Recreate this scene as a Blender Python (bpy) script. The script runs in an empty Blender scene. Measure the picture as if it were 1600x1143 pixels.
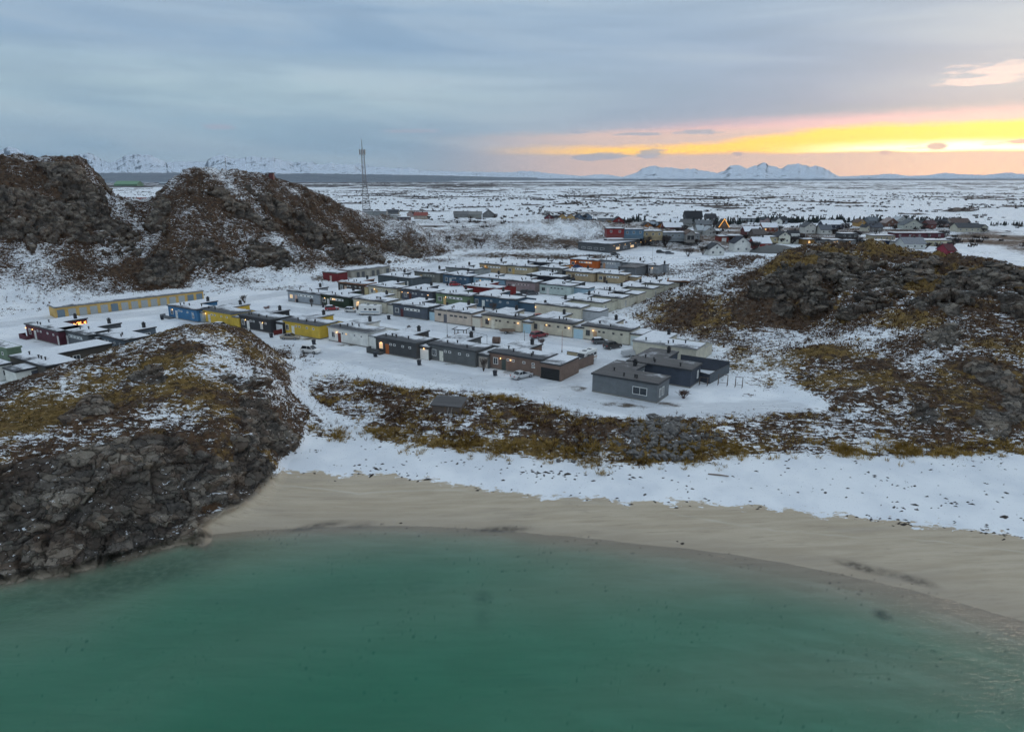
import bpy, bmesh, math, random
import numpy as np
from mathutils import Vector, Matrix
R_ = math.radians
random.seed(7); RNG = np.random.default_rng(11)
SC = bpy.context.scene
COL = SC.collection
# ------------------------------------------------------------------ camera geometry (metres, sea level z = 0)
F, CX, CY, HZ, CAMZ = 1067.0, 800.0, 571.5, 278.0, 41.0
PITCH = math.atan((CY - HZ) / F)
VZ = 5.0                                        # height of the village flat
def ray(px, py):
    a = (px - CX) / F; b = -(py - CY) / F
    return a, math.cos(PITCH) + b * math.sin(PITCH), -math.sin(PITCH) + b * math.cos(PITCH)
def ground(px, py, z=VZ):
    a, y, zz = ray(px, py); t = (z - CAMZ) / zz
    return Vector((a * t, y * t, z))
def azr(px, py, z=VZ):
    p = ground(px, py, z); return math.atan2(p.x, p.y), math.hypot(p.x, p.y)
def at_range(px, py, r):
    a, y, z = ray(px, py); t = r / math.hypot(a, y)
    return a * t, y * t, CAMZ + z * t
def px_az(px, py=560):
    a, y, z = ray(px, py); return math.atan2(a, y)
def project(p):
    d = Vector(p) - Vector((0, 0, CAMZ))
    fw = d.y * math.cos(PITCH) - d.z * math.sin(PITCH); up = d.y * math.sin(PITCH) + d.z * math.cos(PITCH)
    return CX + F * d.x / fw, CY - F * up / fw
cam = bpy.data.cameras.new('camera'); co = bpy.data.objects.new('camera', cam); COL.objects.link(co)
cam.sensor_width = 36.0; cam.lens = F / 1600 * 36.0; cam.clip_start = 0.5; cam.clip_end = 200000
co.location = (0, 0, CAMZ); co.rotation_euler = (math.pi / 2 - PITCH, 0, 0); SC.camera = co
# ------------------------------------------------------------------ numpy noise
def _h(ix, iy, s):
    h = (ix.astype(np.uint32) * np.uint32(374761393) + iy.astype(np.uint32) * np.uint32(668265263) + np.uint32(s * 2246822519 % 4294967296))
    h = (h ^ (h >> np.uint32(13))) * np.uint32(1274126177)
    return h ^ (h >> np.uint32(16))
def perlin(x, y, s=0):
    xi = np.floor(x); yi = np.floor(y); fx = (x - xi).astype(np.float32); fy = (y - yi).astype(np.float32)
    xi = xi.astype(np.int64); yi = yi.astype(np.int64)
    u = fx * fx * fx * (fx * (fx * 6 - 15) + 10); v = fy * fy * fy * (fy * (fy * 6 - 15) + 10)
    def gr(dx, dy):
        a = (_h(xi + dx, yi + dy, s) & np.uint32(1023)).astype(np.float32) * np.float32(2 * math.pi / 1024)
        return np.cos(a) * (fx - dx) + np.sin(a) * (fy - dy)
    n0 = gr(0, 0) * (1 - u) + gr(1, 0) * u; n1 = gr(0, 1) * (1 - u) + gr(1, 1) * u
    return (n0 * (1 - v) + n1 * v) * 1.5
def fbm(x, y, s=0, o=4, g=0.5, l=2.03):
    r = 0; a = 1.0; t = 0
    for i in range(o):
        r = r + a * perlin(x, y, s + i * 17); t += a; a *= g; x = x * l + 13.7; y = y * l - 7.1
    return r / t
def ridged(x, y, s=0, o=4):
    r = 0; a = 1.0; t = 0
    for i in range(o):
        r = r + a * (1 - 2 * np.abs(perlin(x, y, s + i * 13))); t += a; a *= 0.55; x = x * 2.1 + 3.3; y = y * 2.1 - 9.1
    return r / t
def worley3(P, s=0):
    """F1, F2 and the cell's random value for points P (n,3)."""
    n = len(P); I = np.floor(P).astype(np.int64)
    f1 = np.full(n, 9.0, np.float32); f2 = np.full(n, 9.0, np.float32); cid = np.zeros(n, np.float32)
    for dx in (-1, 0, 1):
        for dy in (-1, 0, 1):
            for dz in (-1, 0, 1):
                cx, cy, cz = I[:, 0] + dx, I[:, 1] + dy, I[:, 2] + dz
                h = _h(cx + cz * 7919, cy - cz * 104729, s)
                rx = (h & np.uint32(1023)).astype(np.float32) / 1023; ry = ((h >> np.uint32(10)) & np.uint32(1023)).astype(np.float32) / 1023
                rz = ((h >> np.uint32(20)) & np.uint32(1023)).astype(np.float32) / 1023
                d = np.sqrt((cx + rx - P[:, 0]) ** 2 + (cy + ry - P[:, 1]) ** 2 + (cz + rz - P[:, 2]) ** 2).astype(np.float32)
                c = d < f1
                f2 = np.where(c, f1, np.minimum(f2, d)); cid = np.where(c, ((h * np.uint32(2654435761)) >> np.uint32(8)).astype(np.float32) / 16777216, cid); f1 = np.where(c, d, f1)
    return f1, f2, cid
def sstep(a, b, x):
    t = np.clip((x - a) / (b - a), 0, 1); return t * t * (3 - 2 * t)
# ------------------------------------------------------------------ node helpers
class NT:
    def __init__(s, tree): s.t = tree; s.n = tree.nodes; s.l = tree.links
    def new(s, ty, **kw):
        n = s.n.new(ty)
        for k, v in kw.items(): setattr(n, k, v)
        return n
    def put(s, sock, v):
        if isinstance(v, bpy.types.NodeSocket): s.l.new(v, sock)
        elif v is not None: sock.default_value = v
    def m(s, op, a, b=None, c=None, clamp=False):
        n = s.new('ShaderNodeMath', operation=op, use_clamp=clamp); s.put(n.inputs[0], a)
        if b is not None: s.put(n.inputs[1], b)
        if c is not None: s.put(n.inputs[2], c)
        return n.outputs[0]
    def mix(s, f, a, b, mode='MIX'):
        n = s.new('ShaderNodeMix', data_type='RGBA', blend_type=mode); s.put(n.inputs[0], f); s.put(n.inputs[6], c4(a)); s.put(n.inputs[7], c4(b)); return n.outputs[2]
    def ss(s, x, a, b, lo=0.0, hi=1.0):
        n = s.new('ShaderNodeMapRange', interpolation_type='SMOOTHSTEP'); s.put(n.inputs[0], x); s.put(n.inputs[1], a); s.put(n.inputs[2], b); s.put(n.inputs[3], lo); s.put(n.inputs[4], hi); return n.outputs[0]
    def noise(s, vec, scale, detail=3, rough=0.55, dist=0.0):
        n = s.new('ShaderNodeTexNoise'); s.put(n.inputs['Vector'], vec); n.inputs['Scale'].default_value = scale; n.inputs['Detail'].default_value = detail
        n.inputs['Roughness'].default_value = rough; n.inputs['Distortion'].default_value = dist; return n.outputs['Fac']
    def vor(s, vec, scale, feat='F1', out='Distance'):
        n = s.new('ShaderNodeTexVoronoi', feature=feat); s.put(n.inputs['Vector'], vec); n.inputs['Scale'].default_value = scale; return n.outputs[out]
    def mapv(s, vec, scale=(1, 1, 1), loc=(0, 0, 0)):
        n = s.new('ShaderNodeMapping'); s.put(n.inputs[0], vec); n.inputs[1].default_value = loc; n.inputs[3].default_value = scale; return n.outputs[0]
def c4(c):
    if isinstance(c, bpy.types.NodeSocket): return c
    return (c[0], c[1], c[2], 1.0)
def material(name):
    m = bpy.data.materials.new(name); m.use_nodes = True
    nt = NT(m.node_tree); b = m.node_tree.nodes['Principled BSDF']
    return m, nt, b
def objco(nt): return nt.new('ShaderNodeTexCoord').outputs['Object']
def wpos(nt): return nt.new('ShaderNodeNewGeometry').outputs['Position']
# ------------------------------------------------------------------ object helpers
def tag(o, label=None, cat=None, group=None, kind=None):
    if label: o['label'] = label
    if cat: o['category'] = cat
    if group: o['group'] = group
    if kind: o['kind'] = kind
    return o
def empty(name, loc, rz=0, label=None, cat=None, group=None):
    o = bpy.data.objects.new(name, None); COL.objects.link(o); o.location = loc; o.rotation_euler = (0, 0, rz); o.empty_display_size = 0.3
    return tag(o, label, cat, group)
def np_mesh(name, V, Q, mats, smooth=False, tri=None):
    me = bpy.data.meshes.new(name); V = np.asarray(V, np.float32); Q = np.asarray(Q, np.int32)
    k = Q.shape[1]
    me.vertices.add(len(V)); me.vertices.foreach_set('co', V.ravel())
    me.loops.add(Q.size); me.loops.foreach_set('vertex_index', Q.ravel())
    me.polygons.add(len(Q)); me.polygons.foreach_set('loop_start', np.arange(0, Q.size, k, dtype=np.int32))
    try: me.polygons.foreach_set('loop_total', np.full(len(Q), k, np.int32))
    except Exception: pass
    me.polygons.foreach_set('use_smooth', np.full(len(Q), smooth))
    for m in mats: me.materials.append(m)
    me.update(calc_edges=True); me.validate()
    return me
def np_obj(name, V, Q, mats, smooth=False, parent=None):
    o = bpy.data.objects.new(name, np_mesh(name, V, Q, mats, smooth)); COL.objects.link(o)
    if parent: o.parent = parent
    return o
class MB:
    """collects boxes, prisms and tubes and links them as one mesh object"""
    def __init__(s): s.v = []; s.f = []; s.mi = []
    def face(s, pts, mi=0):
        b = len(s.v); s.v += [tuple(p) for p in pts]; s.f.append(tuple(range(b, b + len(pts)))); s.mi.append(mi)
    def box(s, x0, y0, z0, x1, y1, z1, mi=0, top=None):
        b = len(s.v)
        s.v += [(x0, y0, z0), (x1, y0, z0), (x1, y1, z0), (x0, y1, z0), (x0, y0, z1), (x1, y0, z1), (x1, y1, z1), (x0, y1, z1)]
        for k, q in enumerate([(0, 3, 2, 1), (4, 5, 6, 7), (0, 1, 5, 4), (1, 2, 6, 5), (2, 3, 7, 6), (3, 0, 4, 7)]):
            s.f.append(tuple(b + i for i in q)); s.mi.append(top if (top is not None and k == 1) else mi)
        return s
    def prism(s, poly, z0, z1, mi=0, top=None):
        n = len(poly); b = len(s.v)
        s.v += [(x, y, z0) for x, y in poly] + [(x, y, z1) for x, y in poly]
        s.f.append(tuple(b + i for i in reversed(range(n)))); s.mi.append(mi)
        s.f.append(tuple(b + n + i for i in range(n))); s.mi.append(mi if top is None else top)
        for i in range(n):
            j = (i + 1) % n; s.f.append((b + i, b + j, b + n + j, b + n + i)); s.mi.append(mi)
        return s
    def tube(s, pts, r, n=6, mi=0, r1=None):
        pts = [Vector(p) for p in pts]; b0 = len(s.v); m = len(pts)
        for k, p in enumerate(pts):
            d = (pts[min(k + 1, m - 1)] - pts[max(k - 1, 0)]).normalized()
            u = d.orthogonal().normalized(); w = d.cross(u)
            rr = r if r1 is None else r + (r1 - r) * k / (m - 1)
            for i in range(n):
                a = 2 * math.pi * i / n; s.v.append(tuple(p + (u * math.cos(a) + w * math.sin(a)) * rr))
        for k in range(m - 1):
            for i in range(n):
                j = (i + 1) % n
                s.f.append((b0 + k * n + i, b0 + k * n + j, b0 + (k + 1) * n + j, b0 + (k + 1) * n + i)); s.mi.append(mi)
        s.f.append(tuple(b0 + i for i in reversed(range(n)))); s.mi.append(mi)
        s.f.append(tuple(b0 + (m - 1) * n + i for i in range(n))); s.mi.append(mi)
        return s
    def build(s, name, mats, parent=None, smooth=False, bevel=0.0, loc=None):
        if not isinstance(mats, (list, tuple)): mats = [mats]
        me = bpy.data.meshes.new(name); me.from_pydata(s.v, [], s.f)
        for m in mats: me.materials.append(m)
        me.polygons.foreach_set('material_index', s.mi)
        if smooth: me.polygons.foreach_set('use_smooth', [True] * len(s.f))
        me.update()
        o = bpy.data.objects.new(name, me); COL.objects.link(o)
        if parent: o.parent = parent
        if loc: o.location = loc
        if bevel:
            md = o.modifiers.new('bevel', 'BEVEL'); md.width = bevel; md.segments = 2; md.limit_method = 'ANGLE'
        return o
# ================================================================== TERRAIN
def curve(pts, z): # polyline of pixels on the plane z -> range as a function of azimuth
    a = [azr(px, py, z) for px, py in pts]; a.sort()
    A = np.array([q[0] for q in a]); Rr = np.array([q[1] for q in a])
    return lambda az: np.interp(az, A, Rr)
rW = curve([(-300, 925), (0, 893), (100, 880), (200, 855), (280, 833), (330, 834), (500, 823), (700, 823), (850, 834), (1000, 849), (1150, 866), (1300, 893), (1450, 927), (1600, 970), (1900, 1065)], 0.0)
rS = curve([(-300, 860), (280, 800), (430, 742), (560, 742), (700, 757), (850, 780), (1000, 787), (1200, 796), (1400, 816), (1600, 843), (1900, 890)], 1.6)
rD = curve([(-300, 760), (300, 700), (470, 680), (600, 690), (700, 702), (800, 710), (950, 729), (1100, 720), (1250, 705), (1400, 712), (1600, 706), (1900, 700)], 2.6)
rT = curve([(-300, 640), (300, 600), (480, 580), (560, 588), (640, 605), (700, 605), (800, 615), (900, 642), (1000, 652), (1150, 648), (1280, 638), (1400, 625), (1600, 600), (1900, 580)], 5.0)
def base_z(az, r):
    w, s, d, t = rW(az), rS(az), rD(az), rT(az)
    s = np.maximum(s, w + 2); d = np.maximum(d, s + 2); t = np.maximum(t, d + 3)
    dsh = np.maximum(w - r, 0); sea = -(dsh * 0.095 * np.clip(dsh / np.interp(az, [px_az(800), px_az(1500)], [2.5, 8.0]), .15, 1) - np.clip(w - r - 9, 0, 99) * 0.048) * np.interp(az, [px_az(v) for v in (0, 500, 800, 1200, 1600)], [1.0, 1.15, 1.1, .85, .7]) - 0.20 * np.sin((w - r) / 2.6 + 9 * az) * sstep(2, 9, w - r); sea = np.maximum(sea, -5.5)
    z = np.where(r < w, sea, 1.6 * (r - w) / (s - w))
    z = np.where(r > s, 1.6 + (r - s) / (d - s), z)
    k = np.clip((r - d) / (t - d), 0, 1)
    z = np.where(r > d, 2.6 + 2.4 * (1 - (1 - k) ** 2.0), z)
    return np.where(r > t, 5.0, z)
HILL = [  # pixel, range: points the ground must pass through
 # front knoll
 (0,872,85.8),(60,868,84.3),(100,862,83.4),(150,850,83.2),(200,836,83.3),(250,820,84.1),
 (-150,840,92),(-150,760,98),(-150,690,112),(-150,650,126),
 (0,840,87.2),(0,800,89),(0,760,92),(0,740,94),(0,690,101),(0,655,112),(0,640,118),
 (60,850,85),(60,800,87.5),(60,740,91.5),(60,690,98),(60,640,110),(60,612,119),
 (100,840,84),(100,800,86.2),(100,740,90.5),(100,690,97),(100,640,108),(100,592,122),
 (150,800,85.5),(150,740,89.5),(150,690,95),(150,640,105),(150,574,123),
 (200,800,85),(200,760,87),(200,700,92.5),(200,660,99),(200,620,107),(200,575,120),(200,557,125),
 (250,780,86),(250,730,89),(250,690,93),(250,640,101),(250,590,113),(250,526,130),
 (300,770,86.5),(300,720,89.5),(300,680,93),(300,640,99.5),(300,600,106.5),(300,560,117),(300,513,131),
 (360,745,88.5),(360,700,92),(360,650,98.5),(360,600,107.5),(360,550,121),(360,511,137),
 (400,735,91),(400,690,94.5),(400,650,100),(400,600,110),(400,560,122),(400,530,134),
 (435,715,96),(440,685,99),(440,650,103.5),(430,610,112),(430,575,123),(425,545,135),
 # hills on the left
 (-200,430,275),(-200,330,305),(-200,250,335),(0,455,247),(0,420,256),(0,390,262),(0,370,266),(0,330,272),(0,290,282),(0,251,300),
 (60,256,303),(60,300,288),(60,360,270),(60,420,256),(130,256,303),(130,300,291),(130,340,283),(130,390,268),(130,430,256),
 (165,295,307),(165,340,291),(165,390,273),(165,430,258),(190,323,309),(205,342,312),(200,370,290),(205,400,273),(215,430,259),
 (236,328,303),(270,287,303),(315,265,303),(350,276,308),(400,281,313),(440,290,320),(480,300,327),(520,318,337),(560,335,347),(600,343,354),(650,353,361),(690,371,362),(715,386,356),
 (250,385,269),(250,430,256),(265,448,251),(300,330,281),(300,380,267),(300,430,254),(350,320,288),(350,370,275),(350,420,260),(400,330,295),(400,370,281),(400,415,266),
 (450,340,303),(450,380,285),(450,420,268),(500,360,308),(500,400,284),(550,370,321),(550,405,293),(600,375,331),(600,400,308),(650,380,338),(650,398,321),(690,387,345),
 # rock hill on the right
 (1060,462,198),(1100,447,206),(1160,430,213),(1200,412,216),(1240,398,218),(1290,391,220),(1330,394,220),(1380,388,217),(1405,393,217),(1440,404,224),(1480,412,227),
 (1080,500,178),(1130,470,189),(1130,520,166),(1180,450,197),(1180,490,179),(1180,530,163),(1200,430,199),(1250,425,194),(1250,460,189),(1250,498,182),(1250,525,168),
 (1300,420,200),(1300,450,193),(1300,480,186),(1290,507,174),(1350,410,207),(1350,440,196),(1350,470,186),(1400,430,203),(1400,410,210),(1330,502,168),(1370,482,175),
 (1420,440,194),(1450,425,196),(1500,420,196),(1550,426,194),(1590,452,187),(1640,470,183),(1720,480,183),(1420,482,168),(1480,460,178),(1480,500,163),(1540,470,174),(1540,520,158),(1600,490,172),(1600,530,164),(1400,522,157),
 (1290,545,140),(1230,560,138),(1340,546,145),(1240,590,129),(1300,590,128),(1350,590,130),(1290,618,120),(1400,570,136),(1450,556,142),(1400,606,124),(1330,626,116),
 (1450,590,134),(1480,571,137),(1530,559,142),(1600,549,149),(1680,546,157),(1480,620,127),(1550,610,133),(1600,600,139),(1480,660,119),(1550,650,124),(1620,650,130),(1520,688,115.5),(1600,688,122),(1700,650,137),(1300,660,114),(1400,650,118),(1400,686,110),
 # hummocks behind the houses
 (1050,431,262),(1090,419,278),(1130,416,288),(1165,424,262),(1180,402,325),(1150,396,352),(760,375,372),(800,366,384),(800,352,412),(860,346,432),(920,346,432),(942,356,422),(860,372,384),(900,381,374),
]
FLAT = [(px, py) for px in range(480, 1000, 65) for py in (420, 450, 490, 530, 570)] + [(450,552),(470,575),(480,600),(-200,505),(0,489),(70,480),(140,474),(200,467),(260,460),(320,454),(400,454),(460,447),(520,439),(570,429),(620,419),(670,409),(720,399),(740,392),
 (-60,560),(0,530),(-100,610),(0,612),(60,595),(100,560),(150,555),(220,530),(250,500),(330,495),(400,505),(430,530),(300,480),
 (985,487),(1000,507),(1030,520),(1060,536),(1110,555),(1148,574),(1160,598),(1220,630),(1100,620),(1200,640),(990,450),(1030,455),(1040,446),(1000,430),(1010,415),(1085,400),(760,398),(850,400),(940,402),(1000,395),(1130,398),(990,470)]
ZERO_AR = [(px, r) for px in (-200, -50, 60, 150, 240) for r in (410, 480)] + [(px, 430) for px in (300, 400, 500, 600)] + [(px, 420) for px in (650, 720)] + \
 [(px, 275) for px in (1200, 1300, 1400, 1500, 1600, 1750)] + [(px, 360) for px in (1100, 1200, 1400, 1600, 1750)] + [(px, 520) for px in (760, 860, 940, 1000)] + \
 [(px, r) for px in (-300, 1950) for r in (80, 120, 180)] + [(px, 700) for px in (-200, 200, 600, 1000, 1400, 1800)]
cp = []
for px, py, r in HILL:
    x, y, z = at_range(px, py, r); az = math.atan2(x, y); cp.append((x, y, z - float(base_z(np.array(az), np.array(r)))))
for px, py in FLAT:
    p = ground(px, py); cp.append((p.x, p.y, 0.0))
for px, r in ZERO_AR:
    a = px_az(px); cp.append((r * math.sin(a), r * math.cos(a), 0.0))
for az in np.linspace(px_az(-250), px_az(1900), 60):       # beach, shore and bank lie on the base profile
    if az < px_az(272):
        for dr, hh in ((-.5, 1.1), (.9, 2.6)): r = float(rW(az)) + dr; cp.append((r * math.sin(az), r * math.cos(az), hh))
    for fn, dr in ((rW, -14), (rW, -4), (rW, 0), (rW, 1.0), (rS, 0), (rD, 0), (rT, 1)):
        if az < px_az(425):
            if not (fn is rW and (dr < -5 or (dr < .5 and az > px_az(290)))): continue
            r = float(rW(az)) + dr
        elif az < px_az(470) and fn in (rD, rT): continue
        elif az > px_az(1290) and fn is rT: continue
        else: r = float(fn(az)) + dr
        cp.append((r * math.sin(az), r * math.cos(az), 0.0))
cp = np.array(cp)
def kern(d2): return np.sqrt(d2 + 9.0)
def rbf_fit(c):
    d2 = (c[:, None, 0] - c[None, :, 0]) ** 2 + (c[:, None, 1] - c[None, :, 1]) ** 2
    A = kern(d2); n = len(c); B = np.zeros((n + 1, n + 1)); B[:n, :n] = A + np.eye(n) * -0.25; B[:n, n] = 1; B[n, :n] = 1
    return np.linalg.solve(B, np.append(c[:, 2], 0))
WGT = rbf_fit(cp)
# polar grid, finer near the camera
AZ = np.linspace(R_(-47), R_(47), 1240)
RR = np.concatenate([np.arange(36, 72, 0.32), np.arange(72, 80, 0.3), np.arange(80, 135, 0.17), np.arange(135, 200, 0.28), np.arange(200, 340, 0.42), np.geomspace(340, 12500, 370)])
NA, NR = len(AZ), len(RR)
az2, r2 = np.meshgrid(AZ, RR)
X = r2 * np.sin(az2); Y = r2 * np.cos(az2)
# coarse evaluation of the RBF, then bilinear
ca = np.linspace(AZ[0], AZ[-1], 260); cr = np.concatenate([np.arange(36, 340, 1.6), np.geomspace(341.6, 12500, 64)])
ga, gr_ = np.meshgrid(ca, cr); gx = (gr_ * np.sin(ga)).ravel(); gy = (gr_ * np.cos(ga)).ravel()
H = np.zeros(gx.shape)
for i in range(0, len(gx), 8000):
    d2 = (gx[i:i + 8000, None] - cp[None, :, 0]) ** 2 + (gy[i:i + 8000, None] - cp[None, :, 1]) ** 2
    H[i:i + 8000] = kern(d2) @ WGT[:-1] + WGT[-1]
H = H.reshape(ga.shape)
H *= 1 - sstep(450, 640, gr_)
fi = np.interp(AZ, ca, np.arange(len(ca))); fj = np.interp(RR, cr, np.arange(len(cr)))
i0 = np.clip(fi.astype(int), 0, len(ca) - 2); j0 = np.clip(fj.astype(int), 0, len(cr) - 2); ti = (fi - i0)[None, :]; tj = (fj - j0)[:, None]
Hh = (H[np.ix_(j0, i0)] * (1 - ti) + H[np.ix_(j0, i0 + 1)] * ti) * (1 - tj) + (H[np.ix_(j0 + 1, i0)] * (1 - ti) + H[np.ix_(j0 + 1, i0 + 1)] * ti) * tj
Hh = np.where(np.abs(Hh) < 0.25, 0, Hh - np.sign(Hh) * 0.25) * 1.0
Hh = np.maximum(Hh, -0.0)
bz = base_z(az2, r2)
Z = bz + Hh
hm = sstep(0.12, 1.1, Hh)                                       # how much of a hill this is
def grid_normal(X, Y, Z):
    P = np.stack([X, Y, Z], -1)
    du = np.gradient(P, axis=1); dv = np.gradient(P, axis=0); n = np.cross(du, dv)
    return n / (np.linalg.norm(n, axis=-1, keepdims=True) + 1e-9)
def hit(px, py):          # first ground point on the sight line: azimuth, range
    a, y, zz = ray(px, py); az = math.atan2(a, y); t = zz / math.hypot(a, y)
    j = int(np.clip(np.searchsorted(AZ, az), 0, NA - 1)); k = np.argmax(Z[:, j] >= CAMZ + RR * t)
    return az, float(RR[k]) if Z[k, j] >= CAMZ + RR[k] * t else 8000.0
def spot(px, py, rx, ry, soft=0.5):     # soft patch on the ground, round its centre
    a, r = hit(px, py); _, r1 = hit(px, py + ry); _, r0 = hit(px, py - ry)
    wa = abs(px_az(px + rx, py) - px_az(px - rx, py)) / 2
    lo = max(r - r1, 0.6); hi = max(min(r0 - r, 3 * lo + 6), 0.6)
    dr = np.where(r2 < r, (r2 - r) / lo, (r2 - r) / hi)
    d = np.sqrt(((az2 - a) / wa) ** 2 + dr ** 2)
    return 1 - sstep(1 - soft, 1 + soft, d)
def track(pts, w, soft=0.6):            # distance to a polyline of ground points
    P = []
    for px, py in pts:
        a, r = hit(px, py); P.append((r * math.sin(a), r * math.cos(a)))
    P = np.array(P); lo = P.min(0) - w * 3; hi = P.max(0) + w * 3
    sel = (X > lo[0]) & (X < hi[0]) & (Y > lo[1]) & (Y < hi[1])
    x = X[sel]; y = Y[sel]; best = np.full(x.shape, 1e9)
    for (x0, y0), (x1, y1) in zip(P[:-1], P[1:]):
        dx, dy = x1 - x0, y1 - y0; t = np.clip(((x - x0) * dx + (y - y0) * dy) / (dx * dx + dy * dy + 1e-9), 0, 1)
        best = np.minimum(best, np.hypot(x - x0 - t * dx, y - y0 - t * dy))
    out = np.zeros(X.shape); out[sel] = 1 - sstep(w * (1 - soft * 0.5), w * (1 + soft), best + 0.25 * w * fbm(x * 0.3, y * 0.3, 91, 3))
    return out
HEATH = [(1380,560,180,36),(1470,620,150,36),(1290,560,120,36),(1350,664,150,26),(1060,500,60,30),(1110,460,60,20),(1020,470,40,14),(1190,530,70,30),(1150,570,40,20),(1240,550,60,26),(1120,520,60,26),(1150,500,60,30),(1100,545,30,10),(1195,585,40,22),(1080,470,50,20),(1170,545,40,20),(760,352,60,10),(700,345,60,5),(850,338,80,4),(980,350,50,4),(1010,382,60,3),(1060,388,70,5),(1200,672,90,24),(1330,668,100,26),(1450,672,100,26),(1570,680,80,20),(1150,560,40,14),(1040,512,50,14),(1010,490,40,12),(985,475,40,8),(1060,480,50,16),(1000,428,30,5),(1060,425,60,10),(1120,425,50,10),
 (520,437,40,5),(600,424,60,4),(680,407,40,4),(420,450,60,4),(340,456,40,3),(20,484,60,6),(120,474,60,5),(880,402,120,4),(790,400,40,4),(480,560,20,10),(520,600,40,16),(540,650,50,20),(440,552,25,10),(1170,620,10,6),(60,612,60,8)]
for q in HEATH: hm = np.maximum(hm, 0.9 * spot(*q, 0.7))
# ---- medium relief
n15 = fbm(X / 17, Y / 17, 1, 4); n5 = fbm(X / 5.2, Y / 5.2, 2, 4)
rg = ridged(X / 13, Y / 13, 3, 4)
amp = np.where(r2 > 170, 1.15, 0.6); rg5 = ridged(X / 5.5, Y / 5.5, 6, 3)
Z += hm * amp * (1.5 * n15 + np.where(r2 > 170, 2.3, 1.5) * rg * sstep(1, 6, Hh) + 0.7 * n5 + 0.55 * rg5 * sstep(.6, 4, Hh))
N0 = grid_normal(X, Y, Z); slope = 1 - N0[..., 2]
# ---- rock
ROCK = [(60,840,110,60),(160,800,110,60),(260,770,90,60),(340,760,80,50),(395,700,40,60),(410,740,25,30),(440,690,25,30),(0,790,60,60),(90,780,100,40),(150,640,30,18),(230,590,40,14),(110,655,40,14),(400,640,30,50),(360,590,20,14),
 (1230,455,60,45),(1270,480,40,22),(1330,430,60,25),(1390,440,45,22),(1300,410,40,12),(1430,430,40,18),(1510,450,60,25),(1560,440,40,25),(1470,480,45,20),(1590,470,30,30),(1350,480,40,16),(1480,530,40,22),(1560,600,60,30),(1530,650,60,30),(1590,640,40,30),(1450,650,25,18),
 (250,425,38,32),(60,330,90,30),(120,300,50,40),(150,350,40,30),(30,360,60,16),(330,400,50,16),(420,400,40,20),(560,395,60,16),(380,330,60,14),(440,330,40,14),(250,340,20,22),(630,390,40,10),(480,350,30,10),(200,380,25,20)]
rk = np.zeros(X.shape)
for q in ROCK: rk = np.maximum(rk, spot(*q, soft=0.6))
nz = fbm(X / 7, Y / 7, 5, 4)
rock = np.clip(sstep(0.38, 0.64, rk * 0.72 + nz * 0.75 + slope * 0.75 - 0.14) * hm, 0, 1)
shore = (1 - sstep(0.2, 2.6, Z)) * sstep(0.35, 0.6, Hh) * (az2 < px_az(425))
rock = np.maximum(rock, sstep(0.2, 0.7, shore + 0.2 * nz) * sstep(0.05, 0.5, Hh))
cz_ = (1 - sstep(px_az(262), px_az(300), az2)) * sstep(-4.2, -1.5, r2 - rW(az2) + .8 * n5) * (1 - sstep(8, 12, r2 - rW(az2))); rock = np.maximum(rock, cz_)
Z += cz_ * .45 * (1 - sstep(1.5, 4, r2 - rW(az2)))
near = np.clip(120 / r2, 0.45, 1.3)
sel = rock > 0.03
P = np.stack([X[sel], Y[sel], Z[sel]], -1); P += np.stack([1.3 * n5[sel] + 1.5 * n15[sel], 1.3 * nz[sel] - n5[sel], 1.2 * n5[sel] + nz[sel]], -1)
T = np.stack([(P[:, 0] + P[:, 2] * 0.8) * 0.5, P[:, 1] * 0.9 - P[:, 0] * 0.3, (P[:, 2] - 0.5 * P[:, 0]) * 1.25], -1)
f1, f2, cid = worley3(T / 4.6, 3); g1, g2, cid2 = worley3(T / 1.9, 8); h1, h2, cid3 = worley3(T / 0.8, 15)
rz_ = ridged(P[:, 0] / 5 + P[:, 2] / 7, P[:, 1] / 5 - P[:, 2] / 6, 19, 4)
crack = sstep(0.0, 0.10, f2 - f1 + 0.05 * rz_); crack2 = sstep(0.0, 0.14, g2 - g1)
farr = r2[sel] > 170
disp = 1.25 * (1.3 * (cid - 0.45) + 0.75 * (cid2 - 0.5) + 0.28 * (cid3 - 0.5) + 0.7 * rz_ - 0.35 * (1 - crack) - 0.15 * (1 - crack2)) * rock[sel]
rz2 = ridged((P[:, 0] + P[:, 2]) / 1.9, (P[:, 1] - .6 * P[:, 2]) / 1.9, 27, 3); vf = ridged(P[:, 0] / 3.6 + .25 * P[:, 1] / 3.6, P[:, 2] / 11, 29, 4)
disp += (np.where(farr, .38, .22) * rz2 + np.where(farr, .75, .4) * vf) * rock[sel]
disp *= np.where(farr, 1.5, 1.0)
CRK = np.zeros(X.shape); CRK[sel] = np.minimum(0.2 + 0.8 * crack, 0.5 + 0.5 * crack2)
CID = np.full(X.shape, 0.5); CID[sel] = 0.5 * cid + 0.5 * cid2
Dn = np.zeros(X.shape); Dn[sel] = disp
Nn = N0.copy(); Nn[..., 2] *= 0.6
X = X + Nn[..., 0] * Dn; Y = Y + Nn[..., 1] * Dn; Z = Z + Nn[..., 2] * Dn
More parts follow.
